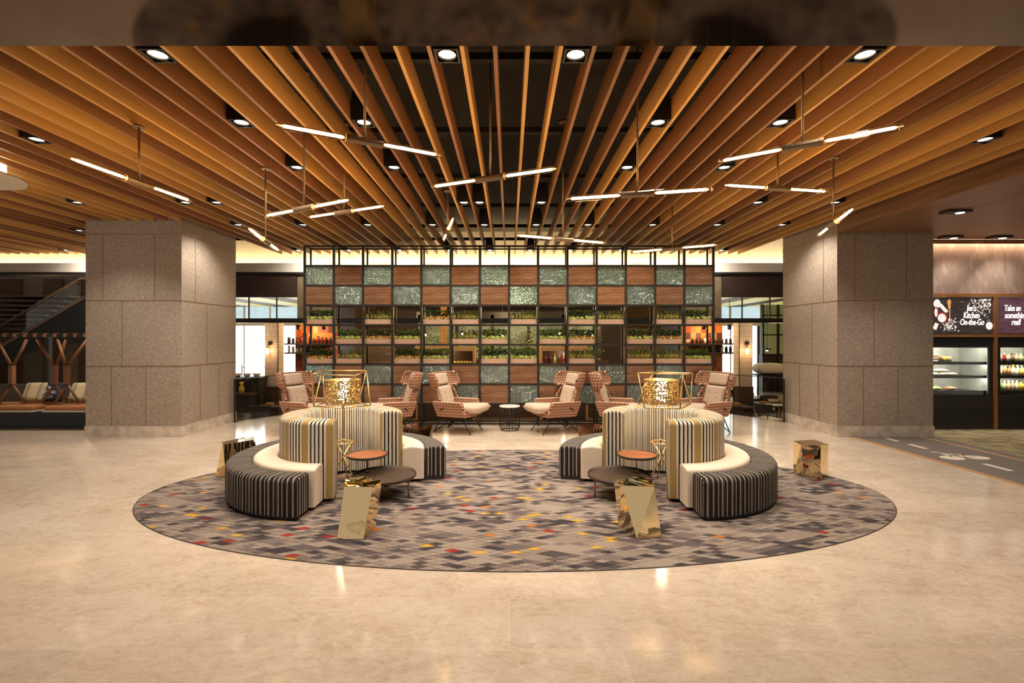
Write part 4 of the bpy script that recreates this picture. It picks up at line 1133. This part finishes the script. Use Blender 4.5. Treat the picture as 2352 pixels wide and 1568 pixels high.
# glass balustrades on the curved marble edge
for pts, nm in ((LA, 'left'), (RA, 'right')):
    sgn = -1 if nm == 'left' else 1
    t = thing('glass_balustrade', 'curved clear glass balustrade on the marble edge, beside the %s pillar' % nm, 'balustrade', (0, 0, 0))
    q = [(x - sgn * .05, y - .04) for x, y in pts]
    for a, c in ((0, 7), (7, 14)):
        b = MB()
        for i in range(a, c):
            p0, p1 = Vector((*q[i], 0)), Vector((*q[i + 1], 0))
            b.poly([(p0.x, p0.y, .002), (p1.x, p1.y, .002), (p1.x, p1.y, .84), (p0.x, p0.y, .84)])
        bmesh.ops.remove_doubles(b.bm, verts=b.bm.verts, dist=1e-5)
        o = b.build('glass_pane', M['balglass'], t); m = o.modifiers.new('solid', 'SOLIDIFY'); m.thickness = .012
    b = MB(); b.path([(x, y, .85) for x, y in q], .009, 6); b.build('top_rail', M['frame'], t)
    b = MB()
    for i in (0, 7, 14): b.box(q[i][0] - .012, q[i][0] + .012, q[i][1] - .012, q[i][1] + .012, .002, .84)
    b.build('clamp_post', M['frame'], t)

# restaurant furniture
def dtable(loc, rz_, label, w=.55, d=.4):
    t = thing('dining_table', label, 'table', loc, rz_)
    b = MB(); b.box(-w, w, -d, d, .70, .74); b.build('tabletop', M['darkwood'], t, bevel=.008)
    for sx in (-1, 1):
        for sy in (-1, 1):
            b = MB(); b.tube((sx * (w - .18), sy * (d - .14), .70), (sx * (w - .06), sy * (d - .05), 0), .035, 8, .022); b.build('leg', M['darkwood'], t)
    return t
def dchair(loc, rz_, label, seatmat='chairdark'):
    t = thing('dining_chair', label, 'chair', loc, rz_, 'restaurant dining chairs')
    b = MB(); b.box(-.23, .23, -.23, .22, .42, .49); b.build('seat', M[seatmat], t, bevel=.02)
    b = MB()
    for i in range(8):
        a0, a1 = R(-60 + 15 * i), R(-45 + 15 * i)
        f = lambda a, r, z: (r * math.sin(a), r * math.cos(a) - .02, z)
        b.hexa([f(a0, .25, .60), f(a1, .25, .60), f(a1, .28, .60), f(a0, .28, .60), f(a0, .26, .84), f(a1, .26, .84), f(a1, .29, .84), f(a0, .29, .84)])
    b.build('backrest', M['chairdark'], t)
    for sx in (-1, 1):
        for sy in (-1, 1):
            b = MB(); b.tube((sx * .18, sy * .18, .43), (sx * .21, sy * .215, 0), .022, 8, .014); b.build('leg', M['darkwood'], t)
            if sy > 0:
                b = MB(); b.tube((sx * .18, .19, .47), (sx * .20, .235, .66), .014, 6); b.build('back_post', M['darkwood'], t)
    return t
dtable((6.95, 12.2, RF), .15, 'dark dining table with napkins nearest the right balustrade', .62, .42)
dtable((6.98, 13.6, RF), 0, 'dark dining table behind the one at the right balustrade')
dtable((5.45, 11.85, RF), 0, 'small dark dining table in front of the right white pillar', .42, .3)
dtable((-7.3, 14.1, RF), 0, 'dark dining table behind the black sideboard', .6, .42)
dtable((-5.75, 11.95, RF), 0, 'small dark dining table before the left white pillar', .42, .3)
CH_ = [((6.15, 11.5, RF), 1.9, 'dark dining chair at the left end of the table nearest the right balustrade', 'paper'), ((7.0, 12.9, RF), 0, 'dark dining chair behind the table nearest the right balustrade', 'chairdark'),
       ((6.9, 11.35, RF), PI, 'dark dining chair in front of the table nearest the right balustrade', 'chairdark'), ((6.92, 14.55, RF), 0, 'dark dining chair behind the second right table', 'chairdark'),
       ((-5.75, 11.25, RF), PI, 'pale-seated dining chair before the small left table', 'paper'), ((-7.0, 13.4, RF), PI, 'dark dining chair behind the black sideboard', 'chairdark'), ((5.15, 11.25, RF), 2.6, 'dark dining chair before the small table by the right pillar', 'chairdark'), ((-6.35, 11.35, RF), 2.4, 'dark dining chair left of the pale-seated one', 'chairdark')]
for l, a, lab, m in CH_: dchair(l, a, lab, m)
def small(name, label, cat, loc, prof, mat, group=None, n=14):
    b = MB(); b.lathe(prof, n=n); return tag(b.build(name, mat, None, loc), label, cat, group, 'thing')
ZT = RF + .7405
for q, x in enumerate((-7.55, -7.2)):
    small('carafe', ('clear carafe', 'carafe with yellow juice')[q] + ' on the ledge of the black sideboard', 'carafe', (x + .55, 12.0, RF + 1.0305), [(0, 0), (.06, 0), (.062, .12), (.028, .20), (.05, .27), (.047, .27), (.024, .20), (.05, .12), (.05, .01), (0, .01)], M['tubeglass'] if q == 0 else M['lemon'])
for q, (x, y) in enumerate(((6.75, 12.05), (7.15, 12.15), (6.9, 13.7), (5.4, 11.8), (-5.7, 11.9))):
    small('drinking_glass', 'small drinking glass on the %s' % ('near right table, left one', 'near right table, right one', 'second right table', 'small table by the right pillar', 'small table by the left pillar')[q], 'glass', (x, y, ZT), [(0, 0), (.03, 0), (.036, .10), (.033, .10), (.028, .008), (0, .008)], M['tubeglass'])
for q, (x, y, a) in enumerate(((7.25, 11.95, .2), (6.55, 11.95, -.3), (6.75, 13.6, .1))):
    b = MB(); b.box(-.19, .19, -.13, .13, 0, .004); tag(b.build('paper_placemat', M['paper'], None, (x, y, ZT + .0005), rotz=a), 'white paper placemat on the %s' % ('near right dining table, right side', 'near right dining table, left side', 'second right dining table')[q], 'placemat')
for q, (x, y) in enumerate(((6.42, 12.2), (5.62, 11.95), (-5.95, 12.0), (-5.55, 12.02))):
    b = MB(); b.box(-.08, .08, -.05, .05, 0, .05); tag(b.build('condiment_box', M['kiosk'], None, (x, y, ZT + .0005)), 'honey wood condiment box on the %s' % ('near right dining table', 'small right table', 'small left table, left one', 'small left table, right one')[q], 'box')
# sideboard with crockery before the left window, cloth parcel on a stand at the right
t = thing('serving_sideboard', 'black sideboard with a lower ledge before the bright left window', 'sideboard', (-6.95, 12.45, RF))
b = MB(); b.box(-.62, .62, -.25, .25, 0, 1.36); b.build('body', M['chairdark'], t)
b = MB(); b.box(-.66, .66, -.28, .28, 1.361, 1.40); b.build('top', M['darktop'], t)
b = MB(); b.box(-.62, .62, -.62, -.251, .98, 1.03); b.build('ledge', M['darktop'], t)
b = MB(); b.box(-.60, .60, -.60, -.252, 0, .979); b.build('ledge_front', M['chairdark'], t)
b = MB(); b.path([(-.6, .2, 1.40), (-.6, .2, 1.62), (.6, .2, 1.62), (.6, .2, 1.40)], .01, 6); b.tube((-.05, .2, 1.40), (-.05, .2, 1.70), .012, 6); b.build('rail', M['black'], t)
for q, (x, m) in enumerate(((-.5, 'kiosk'), (-.28, 'kiosk'), (-.02, 'whitetop'), (.22, 'whitetop'), (.47, 'paper'))):
    small('serving_bowl', '%s bowl from the left on the black sideboard' % nth(q + 1), 'bowl', (-6.95 + x, 12.4, RF + 1.4005), [(0, 0), (.05, 0), (.11, .09), (.105, .09), (.045, .012), (0, .012)], M[m], 'bowls on the sideboard')
t = thing('display_stand', 'black stand at the right back of the restaurant carrying a white cloth bundle', 'stand', (7.75, 14.35, RF))
for sx in (-1, 1):
    for sy in (-1, 1):
        b = MB(); b.box(sx * .5 - .02, sx * .5 + .02, sy * .25 - .02, sy * .25 + .02, 0, 1.30); b.build('leg', M['black'], t)
b = MB(); b.box(-.55, .55, -.3, .3, 1.301, 1.33); b.build('top', M['black'], t)
b = MB(); b.pillow(.42, .26, .16, 14, 5, .45); o = b.build('cloth_bundle', M['paper'], None, (7.72, 14.35, RF + 1.501)); tag(o, 'white folded cloth bundle on the black stand', 'cloth')
for q, x in enumerate((7.62, 8.28, 8.88)):
    t = thing('cone_pendant', 'small flat pendant lamp before the olive glazing, %s from the left' % nth(q + 1), 'pendant light', (x, 14.3, 1.30), 0, 'flat pendants before the olive glazing')
    b = MB(); b.tube((0, 0, .05), (0, 0, 1.395), .006, 5); b.build('cord', M['black'], t)
    b = MB(); b.lathe([(.16, 0), (.03, .05), (0, .055)], n=20); b.build('shade', M['black'], t)
    b = MB(); b.ball((0, 0, -.01), .035, 10); b.build('bulb', em('pendant_bulb_glow', (1, .75, .4), 8), t)
# ------------------------------------------------------------------ right: kitchen counter wall with signs and fridges
KY = 8.62
S('wall_kitchen', 'geometric wallpaper wall above the signs', M['wallpaper'], [(7.0, 13, KY + .04, KY + .2, 2.42, 3.36)])
S('wall_kitchen_core', 'wall behind the fridges', M['panelwood'], [(7.0, 13, KY + .75, KY + .9, 0, 2.42)])
b = MB()
xm = gx(2285, KY)
for z0, z1 in ((2.36, 2.42), (1.645, 1.70)): b.box(7.0, 10.4, KY - .02, KY + .04, z0, z1)
for x in (xm - .03, xm + 2.35 - .03): b.box(x, x + .06, KY - .023, KY + .037, 0.0, 2.415)
t = tag(b.build('counter_frame', M['copperframe']), 'copper frame dividing the signs and the fridges', 'frame')
S('trim_15', 'copper lip below the planked ceiling', M['copperframe'], [(7.0, 13, KY - .13, KY - .10, 3.29, 3.36)])
S('trim_17', 'warm light strip washing the wallpaper wall', em('wall_wash_strip', (1, .74, .5), 19), [(7.05, 12.9, KY - .07, KY - .03, 3.335, 3.36)])
def sign(x0, x1, lines, label, mat, xs, align='CENTER'):
    t = thing('menu_sign', label, 'sign', (x0, KY, 0))
    b = MB(); b.box(.005, x1 - x0 - .005, .0, .03, 1.71, 2.35); b.build('board', mat, t)
    for i, (s, z, dx) in enumerate(lines):
        o = text_mesh('lettering', s, .135, M['lettering'], t, (xs - x0 + dx, -.003, z), shear=.14, depth=.002, align=align, space=.96, bold=.010)
        o.scale = (.72, 1.12, 1)
    return t
sx1 = xm - .035
t1 = sign(7.005, sx1, [("Jen's", 2.115, .0), ('Kitchen', 1.985, 0), ('On-the-Go', 1.865, .01)], "black sign reading Jen's Kitchen On-the-Go with flour and kitchen tools", M['sign_black'], gx(2231, KY))
t2 = sign(xm + .035, xm + 2.30, [('Take an', 2.115, 0), ('something', 1.985, .01), ('real!', 1.865, .13)], 'plum board sign beginning Take an, to the right of the black sign', M['sign_plum'], gx(2306, KY), 'LEFT')
def pz(px, py): return (gx(px, KY) - 7.005, gz(py, KY))
b = MB()
for i in range(330):                                                    # strewn flour, upper right and lower left
    if i < 220:
        px = 2275 - abs(rnd.gauss(0, 22)); py = 683 + abs(rnd.gauss(0, 20))
    else:
        px = 2184 + rnd.gauss(0, 9); py = 748 + rnd.gauss(0, 9)
    if not (2149 < px < 2279 and 687 < py < 761): continue
    x, z = pz(px, py); s = rnd.uniform(.004, .016)
    b.poly([(x - s, -.0025, z), (x, -.0025, z - s * .8), (x + s, -.0025, z), (x, -.0025, z + s)])
b.build('flour_print', M['flour'], t1)['kind'] = 'stuff'
def pdisc(b, px, py, rx, ry, y=-.002, n=20):
    x, z = pz(px, py); rx, ry = rx / F * KY, ry / F * KY
    b.poly([(x + rx * math.cos(2 * PI * k / n), y, z + ry * math.sin(2 * PI * k / n)) for k in range(n)])
def pline(b, p, q, w, y=-.002):
    (x0, z0), (x1, z1) = pz(*p), pz(*q); d = Vector((x1 - x0, z1 - z0)).normalized(); w = w / F * KY / 2
    b.poly([(x0 - d.y * w, y, z0 + d.x * w), (x0 + d.y * w, y, z0 - d.x * w), (x1 + d.y * w, y, z1 - d.x * w), (x1 - d.y * w, y, z1 + d.x * w)])
b = MB(); pdisc(b, 2180, 694, 4.6, 7); pline(b, (2180, 697), (2180.5, 708), 6); pline(b, (2180.5, 704), (2182, 738), 2.6); b.build('spatula_print', M['print_tan'], t1)
b = MB(); pdisc(b, 2152, 697, 8, 10); pline(b, (2152, 694), (2163, 704), 8); pline(b, (2160, 700), (2172, 714), 8); pdisc(b, 2173, 714, 4, 4); pdisc(b, 2272, 748, 8, 9); pline(b, (2146, 756), (2152, 742), 9); b.build('utensil_print', M['flour'], t1)['kind'] = 'stuff'
b = MB(); pdisc(b, 2150.5, 716, 5, 12, -.0022); pdisc(b, 2164, 729, 12, 12, -.0022); b.build('bowl_rim_print', M['print_red'], t1)
b = MB(); pdisc(b, 2149.5, 717.5, 3.5, 10, -.003); pdisc(b, 2163, 730, 9.5, 9.8, -.003); b.build('bowl_print', M['flour'], t1)

def fridge(x0, x1, label):
    t = thing('display_fridge', label, 'fridge', (x0, KY, 0)); w = x1 - x0; D = .62
    b = MB(); b.box(0, .05, 0, D, .62, 1.62); b.box(w - .05, w, 0, D, .62, 1.62); b.box(.05, w - .05, D - .04, D, .62, 1.62)
    b.build('casing', M['black'], t)
    b = MB(); b.box(.05, w - .05, 0, .04, 1.47, 1.62); b.box(.05, w - .05, .04, D - .04, 1.595, 1.62); b.build('top_fascia', M['black'], t)
    b = MB(); b.box(0, w, 0, D, .0, .62); b.build('base', M['chairdark'], t)
    b = MB()
    for i in range(9): b.box(.03, w - .03, -.006, -.0005, .08 + i * .035, .095 + i * .035)
    b.build('grille', M['black'], t)
    b = MB(); b.box(.051, w - .051, D - .055, D - .041, .63, 1.45); b.box(.051, .06, .02, D - .056, .63, 1.45); b.box(w - .06, w - .051, .02, D - .056, .63, 1.45); b.build('liner', M['fridgein'], t)
    for z in (.66, .93, 1.175):
        b = MB(); b.box(.062, w - .062, .05, D - .06, z, z + .014); b.box(.062, w - .062, .035, .05, z - .02, z + .03); b.build('wire_shelf', M['black'], t)
        if z > .7:
            b = MB(); b.box(.07, w - .07, .055, .075, z - .012, z - .002); b.build('lamp_tube', M['fridgelight'], t)
    b = MB(); b.box(.07, w - .07, .05, .085, 1.53, 1.55); b.build('lamp_tube', M['fridgelight'], t)
    b = MB(); b.box(.052, w - .052, .004, .010, .625, 1.455); b.build('glass_front', M['fridgeglass'], t)
    return t
fx0, fx1 = 7.03, xm - .05
gx0, gx1 = xm + .05, xm + 1.15
fridge(fx0, fx1, 'black display fridge with snacks under the black sign')
fridge(gx0, gx1, 'black display fridge with bottles under the plum sign')
col_pack = [pm('pack_%d' % i, c, .25, 30, .4) for i, c in enumerate([(.75, .45, .05), (.62, .55, .30), (.45, .04, .02), (.55, .62, .25), (.60, .40, .22), (.30, .13, .05), (.70, .66, .55), (.25, .36, .06)])]
row = ['lowest', 'middle', 'top']
YF = KY + .16
for q in range(8):                                                     # snack cups, two high, at the left of the top shelf
    z = 1.1895 + (q // 4) * .096; x = fx0 + .14 + (q % 4) * .095
    small('snack_cup', '%s snack cup from the left, %s tier on the top shelf of the left fridge' % (nth(q % 4 + 1), ('lower', 'upper')[q // 4]), 'cup', (x, YF, z), [(0, 0), (.032, 0), (.044, .088), (.044, .094), (0, .094)], col_pack[(0, 1, 2, 3)[q % 4]], 'cups in the fridge')
for q in range(6):
    x = fx0 + .55 + (q % 2) * .12; z = 1.1895 + (q // 2) * .051
    b = MB(); b.prism([(-.055, -.05), (.055, -.05), (.055, .05), (-.055, .05)], 0, .049); o = b.build('sandwich_pack', col_pack[(4, 6, 7, 4, 1, 4)[q]], None, (x, YF, z), bevel=.012)
    tag(o, '%s sandwich pack, %s layer on the top shelf of the left fridge' % (('left', 'right')[q % 2], ('bottom', 'middle', 'uppermost')[q // 2]), 'sandwich', 'sandwich packs in the fridge')
for q in range(3):
    small('dessert_jar', '%s dessert jar from the left at the right of the fridge top shelf' % nth(q + 1), 'jar', (fx0 + .79 + q * .085, YF, 1.1895), [(0, 0), (.034, 0), (.036, .10), (.03, .108), (0, .108)], col_pack[(5, 0, 4)[q]], 'dessert jars in the fridge')
for q in range(6):
    b = MB(); b.pillow(.085, .07, .032, 8, 3, .6); o = b.build('wrapped_roll', col_pack[(6, 4, 6, 6, 4, 1)[q]], None, (fx0 + .16 + q * .165, YF, .9445 + .033)); tag(o, '%s wrapped roll from the left on the middle fridge shelf' % nth(q + 1), 'roll', 'rolls in the fridge')
for q in range(2):
    b = MB(); b.pillow(.13, .07, .03, 8, 3, .6); o = b.build('wrapped_roll', col_pack[(6, 1)[q]], None, (fx0 + .30 + q * .5, YF + .02, .9445 + .098)); tag(o, 'long wrapped roll lying on top of the others, %s one' % ('left', 'right')[q], 'roll', 'rolls in the fridge')
for q in range(4):
    b = MB(); b.pillow(.085, .075, .042, 10, 2.5, .7); o = b.build('salad_bowl', col_pack[(4, 7, 7, 5)[q]], None, (fx0 + .16 + q * .27, YF, .6745 + .043)); tag(o, '%s salad bowl from the left on the lowest fridge shelf' % nth(q + 1), 'salad', 'salads in the fridge')
for si, z in enumerate((.6745, .9445, 1.1895)):
    for q in range(9):
        for rr in range(2 if si == 1 else 1):
            t = thing('drink_bottle', '%s bottle from the left on the %s shelf of the right fridge, %s row' % (nth(q + 1), row[si], ('front', 'back')[rr]), 'bottle', (gx0 + .11 + q * .075 + rr * .03, YF - .02 + rr * .09, z), 0, 'bottles in the right fridge')
            h = (.19, .165, .165)[si] + rr * .05; m = rnd.choice(col_pack)
            b = MB(); b.lathe([(0, 0), (.029, 0), (.03, h * .6), (.013, h * .8), (.013, h * .88), (0, h * .88)], n=12); b.build('body', m, t)
            b = MB(); b.lathe([(0, h * .881), (.015, h * .881), (.015, h), (0, h)], n=10); b.build('cap', rnd.choice((M['whitetop'], col_pack[0], M['black'])), t)

# ------------------------------------------------------------------ left: hanging benches before the stair
BX0, BX1, BY = -11.6, -7.08, 8.66
S('plinth_black', 'black plinth below the hanging benches', M['black'], [(BX0, BX1, BY + .06, 9.35, .004, .30)])
def bench(x0, x1, label):
    t = thing('hanging_bench', label, 'bench', ((x0 + x1) / 2, BY, .302)); w = (x1 - x0) / 2
    b = MB(); b.box(-w, w, .0, .66, 0, .022); e = b.build('edge_board', M['whitetop'], t); e['label'] = 'pale edge board'
    b = MB(); b.box(-w + .01, w - .01, .02, .65, .0225, .105); b.build('seat_pad', M['swingseat'], t, bevel=.03, seg=3)
    return t
bench(-11.2, -8.56, 'russet padded hanging bench at the far left, under the wooden frames')
bench(-8.38, -7.1, 'russet padded hanging bench beside the left pillar')
def yframe(px, y, label, topw=.27):
    X = gx(px, y); t = thing('bench_frame', label, 'frame', (X, y, .41), 0, 'wooden bench frames')
    h = lambda py: gz(py, y) - .41
    b = MB(); b.box(-.036, .036, -.036, .036, h(883), h(838)); b.build('upright', M['swingwood'], t)
    for s in (-1, 1):
        b = MB(); b.tube((s * .03, 0, h(837)), (s * topw, 8.9 - y, h(779.5)), .024, 8); b.build('arm', M['swingwood'], t)
        b = MB(); b.tube((s * .02, 0, h(884)), (s * .17, (-.07 if s < 0 else .07), .022), .020, 8); b.build('leg', M['swingwood'], t)
    b = MB()
    for z in (h(838), h(883)): b.box(-.040, .040, -.040, .040, z - .006, z + .006)
    b.build('metal_collar', M['black'], t)
yframe(28, 8.9, 'Y-shaped wooden frame at the far left of the hanging benches')
yframe(126, 8.97, 'Y-shaped wooden frame behind the gap between the two benches')
yframe(154, 8.79, 'Y-shaped wooden frame nearest the left pillar')
t = thing('strap_rail', 'long black rail with russet straps above the hanging benches', 'rail', (0, 8.9, 1.655))
b = MB(); b.box(BX0, BX1, -.02, .02, .0, .055); b.build('bar', M['black'], t)
for i in range(24):
    x = BX0 + .1 + i * .185
    if x > BX1: break
    b = MB(); b.box(x - .028, x + .028, -.025, .025, -.005, .062); b.build('strap', M['swingseat'], t)
def cushion(x, label, mat, rz_=0.0, ang=68):
    t = thing('cushion', label, 'cushion', (x, 9.20, .30 + .107 + .195), rz_, 'cushions on the hanging benches')
    b = MB(); m = Matrix.Rotation(R(ang), 4, 'X'); b.pillow(.175, .19, .07, 12, 8, .45, m); b.build('cover', M[mat], t)
    return t
cushion(gx(80, 9.2), 'cream striped cushion on the far left bench', 'cushstripe', .06)
cushion(gx(186, 9.2), 'cream striped cushion on the bench beside the pillar', 'cushstripe', .06)
t = cushion(gx(127, 9.2), 'navy cushion with white lettering leaning on the bench', 'navy', -.1)
M['lettering_cloth'] = pm('printed_white_ink', (.75, .7, .62), .05, 30, .7)
for i, s in enumerate(('M', 'SITTING', 'ITCH')):
    text_mesh('lettering', s, .085, M['lettering_cloth'], t, (-.02, -.105 + .033 * (.06 - .08 * i) * 10 * .4, .07 - .085 * i), rot=(R(68), 0, 0), shear=.1, depth=.002)

# stair behind
def xz(px, py, Y): return gx(px, Y), gz(py, Y)
SYY = 12.0
b = MB(); P = [xz(52, 768, SYY), xz(186, 690, SYY), xz(230, 665, SYY), xz(230, 985, SYY), xz(52, 985, SYY)]
P = [(gx(-60, SYY), gz(834, SYY)), (gx(240, SYY), gz(657, SYY)), (gx(240, SYY), 1.62), (gx(120, SYY), 1.45), (gx(-60, SYY), .85)]
lo = [b.v((x, SYY, z)) for x, z in P]; hi = [b.v((x, SYY + .12, z)) for x, z in P]
b.face(lo); b.face(hi[::-1])
for i in range(5): b.face([lo[i], lo[(i + 1) % 5], hi[(i + 1) % 5], hi[i]])
t = thing('staircase', 'dark staircase rising to the right behind the hanging benches', 'staircase', (0, 0, 0))
b.build('stringer', M['stairdark'], t)
b = MB(); p0, p1 = at(-60, 836, SYY - .02), at(240, 659, SYY - .02); b.hexa([tuple(p0), tuple(p1), (p1.x, p1.y + .16, p1.z), (p0.x, p0.y + .16, p0.z), (p0.x, p0.y, p0.z + .10), (p1.x, p1.y, p1.z + .10), (p1.x, p1.y + .16, p1.z + .10), (p0.x, p0.y + .16, p0.z + .10)]); b.build('stringer_cap', M['nosing'], t)
for i in range(10):
    py = 777 - i * 10.8; px = 50 + i * 13.5; x1, z = xz(px, py, SYY + .3)
    b = MB(); b.box(x1 - 2.4, x1, SYY + .13 , SYY + 1.6, z - .03, z); b.build('tread', M['nosing'], t)
b = MB(); g0, g1 = at(-60, 786, SYY), at(185, 641, SYY); q0, q1 = at(-60, 828, SYY), at(185, 683, SYY)
b.poly([tuple(q0), tuple(q1), tuple(g1), tuple(g0)]); o = b.build('glass_balustrade', M['balglass'], t); m = o.modifiers.new('solid', 'SOLIDIFY'); m.thickness = .012; m.offset = 0
b = MB(); b.path([tuple(at(-60, 784, SYY)), tuple(at(185, 639.5, SYY)), tuple(at(260, 644, SYY))], .026, 8); b.build('handrail', M['handrail'], t)
S('wall_stair', 'dark wooden wall panels behind the stair', M['panelgrey'], [(-17, -9.3, 15.2, 15.35, 0, 3.6)])
S('trim_16', 'darker boards on the stair wall', M['panelwood'], [(-16.6, -15.3, 15.12, 15.195, 0, 3.5), (-14.6, -14.0, 15.12, 15.195, 0, 3.5), (-13.5, -12.9, 15.12, 15.195, 0, 3.5)])
S('wall_low_left', 'pale low wall behind the hanging benches', M['stonepanel'], [(-13, -7.2, 10.6, 10.75, 0, .62)])
S('pillar_dark_post', 'slim black post behind the hanging benches', M['black'], [(-9.42, -9.34, 9.8, 9.88, 0.004, 1.66)])

S('wall_left', 'dark panelled wall at the far left end of the lobby', M['panelgrey'], [(-17.2, -17.0, 7, 16, 0, 4.2)])
S('wall_right', 'dark panelled wall at the far right end of the lobby', M['panelgrey'], [(13.0, 13.2, 4, 9.5, 0, 4.2)])
# ------------------------------------------------------------------ camera, lights, world
cam = bpy.data.cameras.new('camera'); cam.sensor_width = 36; cam.lens = F / 2352 * 36
cam.shift_x = 6 / 2352; cam.shift_y = -4 / 2352; cam.clip_start = .05; cam.clip_end = 80
co = bpy.data.objects.new('camera', cam); COL.objects.link(co); co.location = (0, 0, CH); co.rotation_euler = (PI / 2, 0, 0)
SC.camera = co
for i, p in enumerate(DLP):
    z = (p[2] if len(p) > 2 else DLZ) - .02
    back = p[1] > 10
    pw = 34 if back else 60
    if p[0] < -7 and not back: pw *= 2.5
    if p[0] > 6: pw = 40
    spot('downlight_beam', (p[0], p[1], z), pw, 150 if back else 112, 1.0 if back else .8, (1, .905, .78), .05, (R(38) if back else 0, 0 if not (8.2 < p[1] < 8.3 and abs(p[0]) > 4.3) else R(-24 if p[0] > 0 else 24), 0))
for x, y in ((LX, 5.38), (RXS, 5.38)): point('floor_lamp_light', (x, y, 1.02 + RUG), 24, (1, .72, .38), .05)
spot('stair_fill', (-11.6, 12.9, 3.9), 170, 120, .8, (1, .82, .6), .08)  # added spot without a fixture, brightens the dark stair area
w = bpy.data.worlds.new('world'); SC.world = w; w.use_nodes = True
w.node_tree.nodes['Background'].inputs[0].default_value = (1, .88, .74, 1); w.node_tree.nodes['Background'].inputs[1].default_value = .30
vs = SC.view_settings; vs.view_transform = 'Standard'; vs.look = 'None'; vs.exposure = 0.75; vs.gamma = 1.0; vs.use_curve_mapping = False
cy = SC.cycles
cy.use_denoising = True; cy.max_bounces = 7; cy.diffuse_bounces = 3; cy.glossy_bounces = 3; cy.transmission_bounces = 5; cy.transparent_max_bounces = 10
cy.caustics_reflective = False; cy.caustics_refractive = False; cy.sample_clamp_indirect = 4.0; cy.use_light_tree = True
cy.use_adaptive_sampling = True; cy.adaptive_threshold = .04
